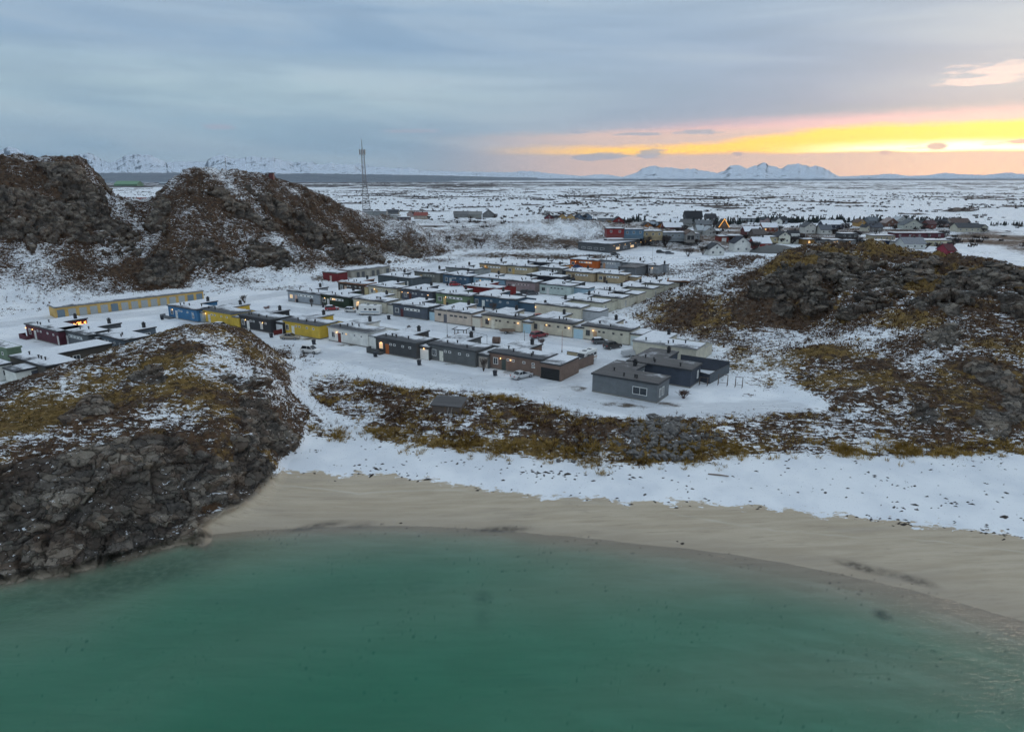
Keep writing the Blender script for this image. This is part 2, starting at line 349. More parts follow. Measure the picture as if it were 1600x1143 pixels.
# ---- fine relief: heather tussocks, ledges
t1 = fbm(X / 1.5, Y / 1.5, 21, 3); t2 = fbm(X / 0.55, Y / 0.55, 22, 3)
lz = Z + 1.2 * fbm(X / 9, Y / 9, 23, 3); led = perlin(X / 11, lz / 0.9, 24) * np.clip(slope * 6, 0, 1)
veg = hm * (1 - rock)
fade = 1 - sstep(300, 700, r2)
Z += veg * (0.32 * t1 + 0.13 * t2 * near + 0.10 * led) * np.where(r2 > 170, 1.7, 1)
bank = sstep(-1.8, 1.2, r2 - rD(az2) + .9 * n5) * (1 - sstep(-3, 1.5, r2 - rT(az2) + 1.5 * n5)) * (az2 > px_az(440)) * (1 - hm)
Z += bank * (0.30 * t1 + 0.14 * t2 + 0.35 * n5)
# sand ripples, snow drift
Z += (1 - hm) * (1 - bank) * 0.03 * n5 * sstep(0.2, 1.0, np.abs(r2 - rW(az2))) * fade
# far plain
far = sstep(480, 900, r2)
scrub = fbm(X / 110, Y / 62, 33, 4) + 0.5 * fbm(X / 500, Y / 300, 34, 2)
Z += far * (3.2 * fbm(X / 420, Y / 260, 31, 4) + 1.0 * fbm(X / 90, Y / 70, 32, 3)) - far * 0.5 - sstep(6200, 7400, r2) * 9 * (1 - sstep(px_az(640), px_az(800), az2))
# small whale-back hummock under the near shed etc. stays flat
# ---- cover
N1 = grid_normal(X, Y, Z)
curvz = t1 + 0.5 * t2
snow = np.full(X.shape, 1.0)
big = fbm(X / 26, Y / 26, 41, 3); mid = fbm(X / 9, Y / 9, 42, 3)
hs = 0.37 - .02 * sstep(px_az(980), px_az(1080), az2) + 0.22 * big + 0.28 * mid - 0.17 * curvz * near - 0.10 * led + 0.30 * (N1[..., 2] - 0.85)
hs = hs + 0.10 * (r2 > 170) * (az2 < 0)
snow = snow * (1 - hm) + hm * hs
rsn = 0.20 + 0.9 * (N1[..., 2] - 0.8) + 0.25 * mid - 0.25 * (1 - CRK)
snow = snow * (1 - rock) + rock * rsn
bs = 0.35 + 0.22 * big + 0.4 * mid - 0.35 * curvz - .12 * sstep(px_az(850), px_az(1000), az2)
snow = snow * (1 - bank) + bank * bs
SNOWY = [(330,545,60,20,.3),(380,570,50,20,.10),(420,600,40,30,.15),(350,590,40,18,.12),(100,470,200,14,.3),(0,460,60,20,.25),(200,395,40,14,.3),(320,445,40,10,.3),(500,430,60,14,.3),(430,435,60,12,.3),(620,405,60,10,.25),
 (1100,520,40,14,.08),(1110,440,60,14,.25),(1220,560,60,20,.08),(1180,590,40,20,.1),(1300,570,60,18,.1),(1350,530,40,20,.25),(1420,570,40,14,.3),(1460,555,60,12,.3),(1330,640,60,14,.3),(1180,420,60,14,.35),(1560,560,60,10,.2),
 (60,680,60,10,.1),(150,690,60,12,.12),(860,360,90,14,.35),(1090,420,50,10,.35),(1100,555,40,14,.1),(1270,520,40,14,.12)]
for px, py, rx, ry, v in SNOWY: snow += 0.8 * v * spot(px, py, rx, ry, 0.8) * hm
BARE = [(240,410,50,40,.3),(315,300,70,24,.25),(80,300,90,40,.3),(560,380,120,25,.15),(290,545,35,10,.5),(1220,470,60,40,.3),(1200,420,60,12,.35),(1280,400,50,10,.35),(1390,395,60,8,.35),(1500,430,80,14,.3),(1420,495,50,12,.25),(1560,610,80,40,.25),(1530,570,60,12,.25),(1290,548,40,8,.35),(250,620,90,20,.2),(250,700,120,20,.25),(120,640,80,14,.2),(1080,500,50,20,.3)]
for px, py, rx, ry, v in BARE: snow -= v * spot(px, py, rx, ry, 0.8)
snow = np.maximum(snow, 1.1 * spot(1150, 626, 105, 12, 0.3)); snow = np.maximum(snow, 1.1 * spot(1075, 632, 60, 10, 0.3))
PATHS = [([(505,552),(480,575),(468,595),(470,615),(500,640),(540,665),(575,690),(590,700)], 1.5), ([(448,566),(480,560),(500,552)], 1.3),
 ([(1240,640),(1300,628),(1350,610),(1400,597),(1440,590)], .4)]
for pts, w in PATHS:
    k = track(pts, w); snow = np.maximum(snow, ((0.85 if w > 1 else .50) + (0.25 if w > 1 else .6) * mid) * k)
# village roads: packed snow, tracks
ROAD = [([(-100,520),(60,500),(160,497),(300,482),(420,462),(540,443),(640,426),(720,405),(750,396),(768,388),(745,384),(700,378)], 4.0), ([(768,388),(740,384),(715,379),(730,372)], 3.0),
 ([(300,505),(430,540),(560,560),(700,590),(830,603),(900,620),(1000,640),(1120,640),(1230,635)], 3.5), ([(870,600),(920,585),(960,560),(930,540),(840,530),(700,515),(560,495),(430,480)], 3.0)]
road = np.zeros(X.shape)
for pts, w in ROAD:
    road = np.maximum(road, 0.55 * track(pts, w, 0.3))
    for off in (-1.7, -.3, .8, 2.1):
        Pn = []
        for px, py in pts:
            p_ = ground(px, py); Pn.append((p_.x, p_.y))
        Pn = np.array(Pn); tv = np.gradient(Pn, axis=0); tv /= np.linalg.norm(tv, axis=1, keepdims=True) + 1e-9; Pn = Pn + np.stack([-tv[:, 1], tv[:, 0]], -1) * off
        sel2 = road > 0.05; xx, yy = X[sel2], Y[sel2]; best = np.full(xx.shape, 1e9)
        for (x0, y0), (x1, y1) in zip(Pn[:-1], Pn[1:]):
            dx, dy = x1 - x0, y1 - y0; t = np.clip(((xx - x0) * dx + (yy - y0) * dy) / (dx * dx + dy * dy + 1e-9), 0, 1); best = np.minimum(best, np.hypot(xx - x0 - t * dx, yy - y0 - t * dy))
        rut = np.exp(-((best + .25 * mid[sel2]) / .22) ** 2) * np.clip(.55 + n5[sel2], 0, 1); road[sel2] = np.maximum(road[sel2], rut); Z[sel2] -= .05 * rut
farv = far * (0.56 + 0.20 * fbm(X / 620, Y / 420, 51, 3) + 0.18 * fbm(X / 80, Y / 60, 52, 4))
ph = np.array([px_az(v) for v in (0, 700, 1000, 1300, 1600)])
far_dark = np.exp(-((np.log(r2) - math.log(3600)) / 0.20) ** 2) * np.interp(az2, ph, [.44, .40, .22, .12, .08]) + np.exp(-((np.log(r2) - math.log(5600)) / 0.12) ** 2) * np.interp(az2, ph, [.44, .40, .24, .16, .18])
sc_ = sstep(0.30, 0.46, scrub * 1.25 + far_dark * 1.6 - 0.03 + .22 * np.exp(-((r2 - 640) / 170) ** 2)) * far
snow = np.where(far > 0.02, snow * (1 - far) + far * (0.88 + 0.25 * fbm(X / 60, Y / 40, 52, 3) - 0.95 * sc_), snow)
Z += sc_ * (1.3 + 1.2 * fbm(X / 7, Y / 7, 54, 3)) * (r2 < 6500)
midz = sstep(330, 380, r2) * (1 - sstep(560, 660, r2)) * (1 - hm)
vil = sstep(px_az(930), px_az(1060), az2) * sstep(395, 420, r2) * (1 - sstep(520, 600, r2))
snow -= midz * (0.42 + 0.6 * fbm(X / 40, Y / 30, 53, 3) + 0.22 * vil)
MIDSNOW = [(960,385,80,10),(1000,400,70,10),(1080,362,60,5),(1130,372,150,6),(1300,389,200,6),(1500,392,100,8),(1420,370,60,5),(850,345,60,5),(740,378,25,8),(1170,410,60,14)]
for q in MIDSNOW: snow += 0.6 * spot(*q, 0.6) * midz
grass = np.clip(0.35 + 0.6 * fbm(X / 14, Y / 14, 61, 3) + 0.3 * fbm(X / 3, Y / 3, 62, 2), 0, 1)
GRASSY = [(40,640,60,30,.5),(200,600,160,30,.35),(100,700,120,20,.1),(1250,405,70,12,.45),(1400,395,60,8,.4),(1490,430,90,14,.35),(1280,550,80,14,.4),(1180,560,50,25,.35),(1500,580,100,20,.3),(1420,500,50,14,.35),(1300,600,90,16,.35),(1000,500,40,14,.2)]
for px, py, rx, ry, v in GRASSY: grass += v * spot(px, py, rx, ry, 0.8)
grass = np.clip(grass, 0, 1) * np.where(r2 > 230, 0.35, 1)
foot = np.exp(-((r2 - rD(az2) - 2.0) / 2.6) ** 2) * (1 - hm)
grass = np.maximum(grass * (1 - bank) + bank * np.clip(grass * 0.7, 0, 1), foot)
# sand
ed = fbm(X / 3.2, Y / 3.2, 71, 4)
sand = 1 - sstep(2.0, 4.6, (r2 - rS(az2)) + 1.0 * ed)
sand *= (1 - sstep(0.3, 0.9, Hh)) * (1 - cz_)
bsn = -.7 + 1.62 * sstep(-3.2, 2.0, (r2 - rS(az2)) + 2.2 * ed + .8 * n5)
snow = snow * (1 - sand) + sand * np.minimum(snow, bsn)
wet = (1 - sstep(0.0, 0.75, Z + 0.12 * n5)) * sand
# dark weed on the sand and the sea bed
rM = curve([(400,760),(560,768),(700,769),(800,776),(1000,801),(1200,823),(1340,839),(1500,852),(1700,880)], 1.1)
frost = .7 * np.exp(-((r2 - rM(az2) - .5 * n5 - .8 * n15) / .16) ** 2) * sand * np.clip(.5 + 1.2 * mid, 0, 1) * (az2 > px_az(400))
wrack = np.zeros(X.shape)
for px, py, rx, ry, v in [(322,836,10,3,.9),(496,822,40,2.2,.8),(560,821,22,1.6,.5),(785,829,34,2,.9),(1345,888,38,3,.9),(1430,908,32,4,.8),(1392,898,40,2.5,.5),(1378,964,15,4,1.0),(755,935,14,10,.6),(755,965,12,16,.35),(200,905,160,22,.6),(60,925,90,16,.45),(320,870,60,20,.45),(660,915,30,10,.3),(500,935,260,40,.12)]:
    wrack = np.maximum(wrack, v * spot(px, py, rx, ry, 0.75) * np.clip(0.75 + 0.8 * fbm(X / 0.9, Y / 0.5, 73, 3), 0, 1))
wrack = np.maximum(wrack, 0.75 * sstep(0.42, 0.62, fbm(X / 0.42, Y / 0.5, 74, 3) + 0.25 * fbm(X / 9, Y / 5, 75, 2)) * (Z < 0.05))
dirt = np.zeros(X.shape)
for px, py, rx, ry, v in [(905,607,16,5,.8),(885,603,40,8,.45),(860,600,40,6,.35),(1000,640,50,4,.35),(975,633,50,4,.8),(1040,632,30,5,.7),(545,539,22,2.6,.8),(490,529,35,2.6,.7),(705,568,22,2.2,.7),(640,498,16,2,.6),(692,458,10,1.2,.4),(795,582,12,4,.6),(500,476,14,2,.6),(915,597,30,6,.3),(1060,603,30,3,.5),(60,533,16,2.4,.6),(505,434,24,5,.9),(560,437,30,3,.7),(1010,452,20,6,.6),(960,488,40,10,.45),(990,480,20,8,.6),(1010,470,30,6,.4),(570,470,10,1.5,.4),(800,398,110,4,.9),(880,403,70,3,.9),(720,390,20,5,.7)]:
    dirt = np.maximum(dirt, v * spot(px, py, rx, ry, 0.7))
dirt = dirt * np.clip(0.75 + 0.7 * fbm(X / 2.2, Y / 2.2, 76, 3), 0, 1)
dirt = np.maximum(dirt, frost)
bars = fbm((rW(az2) - r2) / 1.5 + 1.2 * n15, az2 * 9, 77, 4) + .5 * fbm((rW(az2) - r2) / 4, az2 * 6, 78, 2)
dirt = np.maximum(dirt, .42 * sstep(-.25, .65, bars) * (Z < -.08) * np.interp(az2, [px_az(v) for v in (300, 900, 1400)], [.35, .6, 1.0]))
snow = snow * (1 - 0.0 * dirt)
# ---- mesh
GV = np.stack([X, Y, Z], -1).reshape(-1, 3).astype(np.float32)
ii = (np.arange(NR - 1)[:, None] * NA + np.arange(NA - 1)[None, :]).ravel()
Q = np.stack([ii, ii + 1, ii + 1 + NA, ii + NA], -1)
# ================================================================== GROUND MATERIAL
def colattr(me, name, arrs):
    a = me.attributes.new(name, 'FLOAT_COLOR', 'POINT')
    d = np.stack([np.asarray(v, np.float32).ravel() for v in arrs], -1); a.data.foreach_set('color', np.ascontiguousarray(d).ravel())
def ground_material():
    m, nt, b = material('frozen_ground'); p = objco(nt)
    a1 = nt.new('ShaderNodeAttribute', attribute_name='cover'); a2 = nt.new('ShaderNodeAttribute', attribute_name='soil'); a3 = nt.new('ShaderNodeAttribute', attribute_name='stone')
    def sep(a):
        s = nt.new('ShaderNodeSeparateColor'); nt.l.new(a.outputs['Color'], s.inputs[0]); return s.outputs[0], s.outputs[1], s.outputs[2], a.outputs['Alpha']
    snow, rock, grass, sand = sep(a1); wet, wrack, dirt, road = sep(a2); crk, cid, bankm, farm = sep(a3)
    n_big = nt.noise(p, 0.16, 4); n_mid = nt.noise(p, 0.9, 4, 0.6); n_fine = nt.noise(p, 4.0, 3, 0.6); n_tiny = nt.noise(p, 11.0, 2, 0.6)
    sm_ = nt.new('ShaderNodeMapping'); nt.l.new(p, sm_.inputs[0]); sm_.inputs[2].default_value = (0, 0, .30); sm_.inputs[3].default_value = (0.46, 1.2, 3.2); strk = nt.noise(sm_.outputs[0], 1.15, 5, 0.68, 1.1)
    # plants
    hea = nt.mix(nt.ss(n_mid, .35, .65), (0.026, 0.016, 0.012), (0.095, 0.052, 0.027))
    hea = nt.mix(nt.ss(n_fine, .45, .7), hea, (0.095, 0.062, 0.036)); hea = nt.mix(nt.m('MULTIPLY', nt.ss(strk, .5, .66), .75), hea, (0.115, 0.102, 0.09))
    gra = nt.mix(nt.ss(n_mid, .35, .68), (0.085, 0.052, 0.016), (0.20, 0.125, 0.038))
    gra = nt.mix(nt.ss(n_fine, .5, .75), gra, (0.21, 0.15, 0.065))
    gf = nt.ss(nt.m('ADD', grass, nt.m('MULTIPLY', nt.m('SUBTRACT', n_mid, .5), 0.9)), .42, .66)
    veg = nt.mix(gf, hea, gra)
    # rock
    wp = nt.new('ShaderNodeVectorMath', operation='ADD'); nt.l.new(p, wp.inputs[0])
    nz = nt.new('ShaderNodeTexNoise'); nz.inputs['Scale'].default_value = 0.45; nz.inputs['Detail'].default_value = 4; nt.l.new(p, nz.inputs['Vector']); nzs = nt.new('ShaderNodeVectorMath', operation='SCALE'); nt.l.new(nz.outputs['Color'], nzs.inputs[0]); nzs.inputs['Scale'].default_value = 2.6; nt.l.new(nzs.outputs[0], wp.inputs[1])
    wm_ = nt.new('ShaderNodeMapping'); nt.l.new(wp.outputs[0], wm_.inputs[0]); wm_.inputs[2].default_value = (.3, .55, .4); wm_.inputs[3].default_value = (.42, .9, 1.35); wv = wm_.outputs[0]
    ve = nt.vor(wv, 0.95, 'DISTANCE_TO_EDGE'); ve2 = nt.vor(wv, 2.9, 'DISTANCE_TO_EDGE')
    vc = nt.vor(wv, 0.95, 'F1', 'Color'); vs = nt.new('ShaderNodeSeparateColor'); nt.l.new(vc, vs.inputs[0])
    rc = nt.mix(nt.ss(n_mid, .3, .7), (0.066, 0.058, 0.050), (0.20, 0.174, 0.147))
    rc = nt.mix(nt.m('MULTIPLY', nt.ss(vs.outputs[0], .3, .9), .55), rc, (0.33, 0.28, 0.22))
    rc = nt.mix(nt.ss(n_fine, .55, .78), rc, (0.37, 0.335, 0.285))
    rc = nt.mix(nt.m('MULTIPLY', nt.ss(n_big, .52, .72), .5), rc, (0.11, 0.06, 0.035))
    rc = nt.mix(nt.m('MULTIPLY', nt.ss(vs.outputs[1], .55, .75), .45), rc, (0.10, 0.055, 0.03))
    rc = nt.mix(nt.ss(cid, .65, .2, 0, .62), rc, (0.035, 0.032, 0.030))
    lines = nt.m('MINIMUM', nt.ss(ve, 0.0, .07), nt.m('ADD', nt.ss(ve2, 0.0, .05), .35))
    lines = nt.m('MINIMUM', lines, nt.m('ADD', nt.ss(crk, .1, .9), .12))
    rc = nt.mix(nt.m('MULTIPLY', nt.m('SUBTRACT', 1.0, lines), .62), rc, (0.012, 0.010, 0.009))
    base = nt.mix(nt.ss(nt.m('ADD', rock, nt.m('MULTIPLY', nt.m('SUBTRACT', n_mid, .5), .5)), .4, .6), veg, rc)
    # far scrub
    base = nt.mix(farm, base, nt.mix(n_mid, (0.030, 0.026, 0.028), (0.085, 0.062, 0.048)))
    # intertidal dark weed on the rock foot
    sz = nt.new('ShaderNodeSeparateXYZ'); nt.l.new(p, sz.inputs[0])
    tide = nt.ss(nt.m('ADD', sz.outputs[2], nt.m('MULTIPLY', nt.m('SUBTRACT', n_mid, .5), 1.2)), 0.9, 0.35)
    base = nt.mix(nt.m('MULTIPLY', tide, nt.ss(rock, .2, .6)), base, (0.010, 0.009, 0.006))
    # sand
    sn = nt.noise(nt.mapv(p, (0.12, 1.1, 1)), 1.0, 4, 0.6)
    sc = nt.mix(nt.ss(sn, .3, .7), (0.425, 0.350, 0.255), (0.515, 0.435, 0.33))
    sc = nt.mix(nt.m('MULTIPLY', nt.ss(n_tiny, .45, .75), .25), sc, (0.30, 0.24, 0.18))
    sc = nt.mix(nt.m('MULTIPLY', nt.ss(nt.noise(nt.mapv(p, (.06, .5, 1)), 1.0, 3), .5, .75), .5), sc, (0.34, 0.29, 0.235))
    sc = nt.mix(nt.m('MULTIPLY', wet, .45), sc, (0.27, 0.225, 0.17))
    sc = nt.mix(nt.m('MULTIPLY', dirt, .8), sc, (.60, .56, .47))
    sc = nt.mix(nt.m('MULTIPLY', nt.ss(nt.noise(nt.mapv(p, (.25, 2.4, 1)), 1.0, 3, .7), .58, .72), .4), sc, (.24, .20, .155))
    # snow
    th = nt.m('ADD', nt.m('MULTIPLY', strk, .85), nt.m('MULTIPLY', n_fine, .15))
    sm = nt.ss(nt.m('ADD', nt.m('SUBTRACT', th, .5), nt.m('MULTIPLY', nt.m('SUBTRACT', snow, .5), .42)), -.005, .03)
    snc = nt.mix(nt.ss(n_big, .35, .65), (0.70, 0.73, 0.77), (0.82, 0.84, 0.86))
    snc = nt.mix(nt.m('MULTIPLY', nt.ss(n_fine, .56, .74), .12), snc, (0.45, 0.43, 0.40))
    trk = nt.noise(nt.mapv(p, (.35, 1.4, 1)), .8, 4, .65, 1.2)
    snc = nt.mix(nt.m('MULTIPLY', nt.m('MULTIPLY', road, nt.ss(trk, .25, .5)), .8), snc, (0.42, 0.44, 0.47))
    dcol = nt.mix(n_mid, (0.06, 0.05, 0.043), (0.17, 0.135, 0.10))
    snc = nt.mix(nt.ss(nt.m('ADD', dirt, nt.m('MULTIPLY', nt.m('SUBTRACT', n_fine, .5), .7)), .3, .75), snc, dcol)
    base = nt.mix(sand, base, sc)
    base = nt.mix(sm, base, snc)
    base = nt.mix(nt.m('MULTIPLY', wrack, .92), base, (0.022, 0.017, 0.014))
    nt.l.new(base, b.inputs['Base Color'])
    nt.put(b.inputs['Roughness'], nt.m('SUBTRACT', .92, nt.m('MULTIPLY', wet, .45)))
    b.inputs['Specular IOR Level'].default_value = 0.25
    bh = nt.m('ADD', nt.m('MULTIPLY', n_fine, .16), nt.m('MULTIPLY', nt.m('MULTIPLY', nt.ss(ve, 0.0, .07), rock), .28))
    bh = nt.m('MULTIPLY', bh, nt.m('SUBTRACT', 1.0, nt.m('MULTIPLY', sand, .92)))
    bm = nt.new('ShaderNodeBump'); bm.inputs['Strength'].default_value = 0.8; bm.inputs['Distance'].default_value = 0.6; nt.l.new(bh, bm.inputs['Height']); nt.l.new(bm.outputs[0], b.inputs['Normal'])
    return m
M_GROUND = ground_material()
gm = np_mesh('terrain', GV, Q, [M_GROUND], smooth=True)
colattr(gm, 'cover', (np.clip(snow, -.6, 1.4), rock, grass, sand)); colattr(gm, 'soil', (wet, wrack, dirt, road)); colattr(gm, 'stone', (CRK, CID, bank, far))
go = bpy.data.objects.new('terrain', gm); COL.objects.link(go); go['kind'] = 'structure'
def gz(x, y):           # height of the finished ground (bilinear in the polar grid)
    a = math.atan2(x, y); r = math.hypot(x, y)
    i = np.clip(np.searchsorted(AZ, a) - 1, 0, NA - 2); j = np.clip(np.searchsorted(RR, r) - 1, 0, NR - 2)
    t = (a - AZ[i]) / (AZ[i + 1] - AZ[i]); u = (r - RR[j]) / (RR[j + 1] - RR[j])
    return float((Z[j, i] * (1 - t) + Z[j, i + 1] * t) * (1 - u) + (Z[j + 1, i] * (1 - t) + Z[j + 1, i + 1] * t) * u)
# ================================================================== WATER
def water_material():
    m, nt, b = material('shallow_sea'); nt.n.remove(b); out = nt.n['Material Output']; p = objco(nt)
    tr = nt.new('ShaderNodeBsdfTransparent'); gl = nt.new('ShaderNodeBsdfGlossy'); gl.inputs['Roughness'].default_value = 0.10
    fr = nt.new('ShaderNodeFresnel'); fr.inputs['IOR'].default_value = 1.33
    h = nt.m('ADD', nt.noise(nt.mapv(p, (.8, 1.6, 1)), 1.3, 4, .6), nt.m('MULTIPLY', nt.noise(p, .25, 2), .6))
    bm = nt.new('ShaderNodeBump'); bm.inputs['Strength'].default_value = .6; bm.inputs['Distance'].default_value = .16; nt.l.new(h, bm.inputs['Height'])
    nt.l.new(bm.outputs[0], gl.inputs['Normal']); nt.l.new(bm.outputs[0], fr.inputs['Normal'])
    mx = nt.new('ShaderNodeMixShader'); nt.l.new(fr.outputs[0], mx.inputs[0]); nt.l.new(tr.outputs[0], mx.inputs[1]); nt.l.new(gl.outputs[0], mx.inputs[2]); nt.l.new(mx.outputs[0], out.inputs['Surface'])
    pv = nt.new('ShaderNodeVolumePrincipled'); pv.inputs['Color'].default_value = (0.05, 0.62, 0.48, 1); pv.inputs['Density'].default_value = WATER_D
    ab = nt.new('ShaderNodeVolumeAbsorption'); ab.inputs['Color'].default_value = WATER_C; ab.inputs['Density'].default_value = WATER_A
    sc = nt.new('ShaderNodeVolumeScatter'); sc.inputs['Color'].default_value = (0.22, 0.92, 0.70, 1); sc.inputs['Density'].default_value = WATER_D
    ad = nt.new('ShaderNodeAddShader'); nt.l.new(ab.outputs[0], ad.inputs[0]); nt.l.new(sc.outputs[0], ad.inputs[1])
    nt.n.remove(pv); nt.l.new(ad.outputs[0], out.inputs['Volume'])
    return m
WATER_D, WATER_A, WATER_C = 0.115, 0.42, (0.02, 0.94, 0.74, 1)
wb = MB(); wb.box(-140, 10, -9, 140, 104, 0.0); wo = wb.build('sea', water_material()); wo['kind'] = 'structure'
# open sea beyond the plain
def far_sea_material():
    m, nt, b = material('open_sea'); b.inputs['Base Color'].default_value = (0.03, 0.055, 0.09, 1); b.inputs['Roughness'].default_value = 0.5
    return m
sv = []; sq = []
for i, a in enumerate(np.linspace(R_(-60), R_(60), 61)):
    for r in (5900, 12000, 40000): sv.append((r * math.sin(a), r * math.cos(a), -0.8))
for i in range(60):
    for k in range(2): sq.append((i * 3 + k, i * 3 + 3 + k, i * 3 + 4 + k, i * 3 + 1 + k))
so = np_obj('open_sea', sv, sq, [far_sea_material()]); so['kind'] = 'structure'
# ================================================================== MOUNTAINS
def mountain_material():
    m, nt, b = material('snowy_rock'); p = objco(nt); g = nt.new('ShaderNodeNewGeometry'); s = nt.new('ShaderNodeSeparateXYZ'); nt.l.new(g.outputs['Normal'], s.inputs[0])
    n = nt.noise(p, 0.006, 5, .65); n2 = nt.noise(nt.mapv(p, (1, 1, .25)), 0.016, 4, .6)
    f = nt.ss(nt.m('ADD', nt.m('ADD', n, nt.m('MULTIPLY', n2, .6)), nt.m('MULTIPLY', s.outputs[2], .75)), 1.28, 1.44)
    sz = nt.new('ShaderNodeSeparateXYZ'); nt.l.new(p, sz.inputs[0])
    f = nt.m('MULTIPLY', f, nt.ss(nt.m('ADD', sz.outputs[2], nt.m('MULTIPLY', n, 50)), 30, 75))
    nt.l.new(nt.mix(f, (0.045, 0.06, 0.085), (0.66, 0.72, 0.80)), b.inputs['Base Color']); b.inputs['Roughness'].default_value = .9
    return m
M_MTN = mountain_material()
MD = 12500.0
def range_of(pts, seed, dist, name='mountains', amp=1.0, depth=1700, mat=None):
    xs = np.array([p[0] for p in pts], float); ys = np.array([p[1] for p in pts], float)
    pxs = np.linspace(xs[0], xs[-1], int((xs[-1] - xs[0]) * 1.0) + 2)
    env = np.interp(pxs, xs, ys); env = env + np.clip((HZ - env) / 14, 0, 1) * (1.7 * perlin(pxs / 9.0, pxs * 0 + seed, seed) + 0.5 * perlin(pxs / 3.5, pxs * 0 + seed, seed + 1))
    nd = 46; dd = np.linspace(-1, 1, nd)
    V = np.zeros((nd, len(pxs), 3))
    for k, d in enumerate(dd):
        r = dist + d * depth
        az = np.array([px_az(v, HZ) for v in pxs])
        hpk = (HZ - env) / F * dist * np.cos(0.0) / np.cos(az) + CAMZ * 1.0
        x = r / np.cos(az) * np.sin(az); y = np.full(len(az), r)
        prof = max(0.0, 1 - abs(d)) ** 0.8
        rn = ridged(x / 900, y / 700, seed, 5); rn2 = fbm(x / 300, y / 300, seed + 3, 4)
        z = np.where(hpk > CAMZ * 1.02, hpk, 0) * (prof * (1 - 0.55 * (1 - prof)) + (0.30 * rn + 0.16 * rn2) * (1 - prof) * prof * 2.2 * amp + 0.05 * rn2 * prof) - 6
        V[k, :, 0], V[k, :, 1], V[k, :, 2] = x, y, np.maximum(z, -6)
    n = len(pxs); ii = (np.arange(nd - 1)[:, None] * n + np.arange(n - 1)[None, :]).ravel()
    o = np_obj(name, V.reshape(-1, 3), np.stack([ii, ii + 1, ii + 1 + n, ii + n], -1), [mat or M_MTN], smooth=False); o['kind'] = 'structure'
    return o
range_of([(-330,270),(-240,240),(-170,258),(-90,243),(-30,255),(0,247),(14,243),(30,241),(45,246),(62,262),(90,268),(118,256),(130,249),(143,246),(160,252),(175,258),(192,252),(200,249),(215,246),(238,247),(250,252),(262,256),(272,264),(295,262),(312,258),(322,262),(328,252),(340,248),(352,246),(368,251),(385,250),(400,248),(412,250),(430,248),(445,252),(462,260),(470,263),(482,255),(492,259),(505,258),(520,257),(540,257),(555,259),(566,265),(580,267),(592,262),(605,263),(625,263),(640,262),(660,267),(690,270),(720,273),(760,275),(790,276)], 4, MD)
range_of([(-330,262),(-200,250),(0,258),(100,262),(160,257),(225,259),(290,255),(360,257),(420,256),(480,254),(520,262),(560,257),(580,260),(640,267),(690,268),(800,269),(826,267),(850,270),(900,274),(950,276)], 14, MD * 1.25)
range_of([(900,277),(920,273),(935,272),(955,273),(972,276),(990,271),(1000,266),(1012,261),(1022,260),(1035,263),(1048,262),(1062,265),(1075,264),(1090,266),(1105,268),(1120,270),(1130,268),(1140,261),(1149,258.5),(1158,262),(1165,264),(1175,261),(1185,258),(1191,255),(1198,259),(1208,262),(1215,264),(1222,263),(1235,259),(1246,258),(1252,261),(1262,261),(1274,261),(1285,264),(1295,268),(1305,273),(1312,276),(1340,277)], 24, MD * 0.9)
range_of([(1280,277),(1330,275),(1360,274),(1390,272),(1420,275),(1450,274),(1475,271),(1500,273),(1540,274),(1570,271),(1600,273),(1650,268),(1720,272),(1800,270),(1930,274)], 34, MD * 1.2)
mf, nf_, bf = material('bare_forest'); nf_.l.new(nf_.mix(nf_.noise(objco(nf_), .004, 4), (.020, .030, .045), (.06, .075, .10)), bf.inputs['Base Color'])
range_of([(-330,272),(-100,270.5),(60,272),(160,271),(280,270.5),(380,271.5),(480,271),(600,272.5),(700,274),(780,276),(840,277)], 44, MD * .86, 'foothills', depth=900, mat=mf)
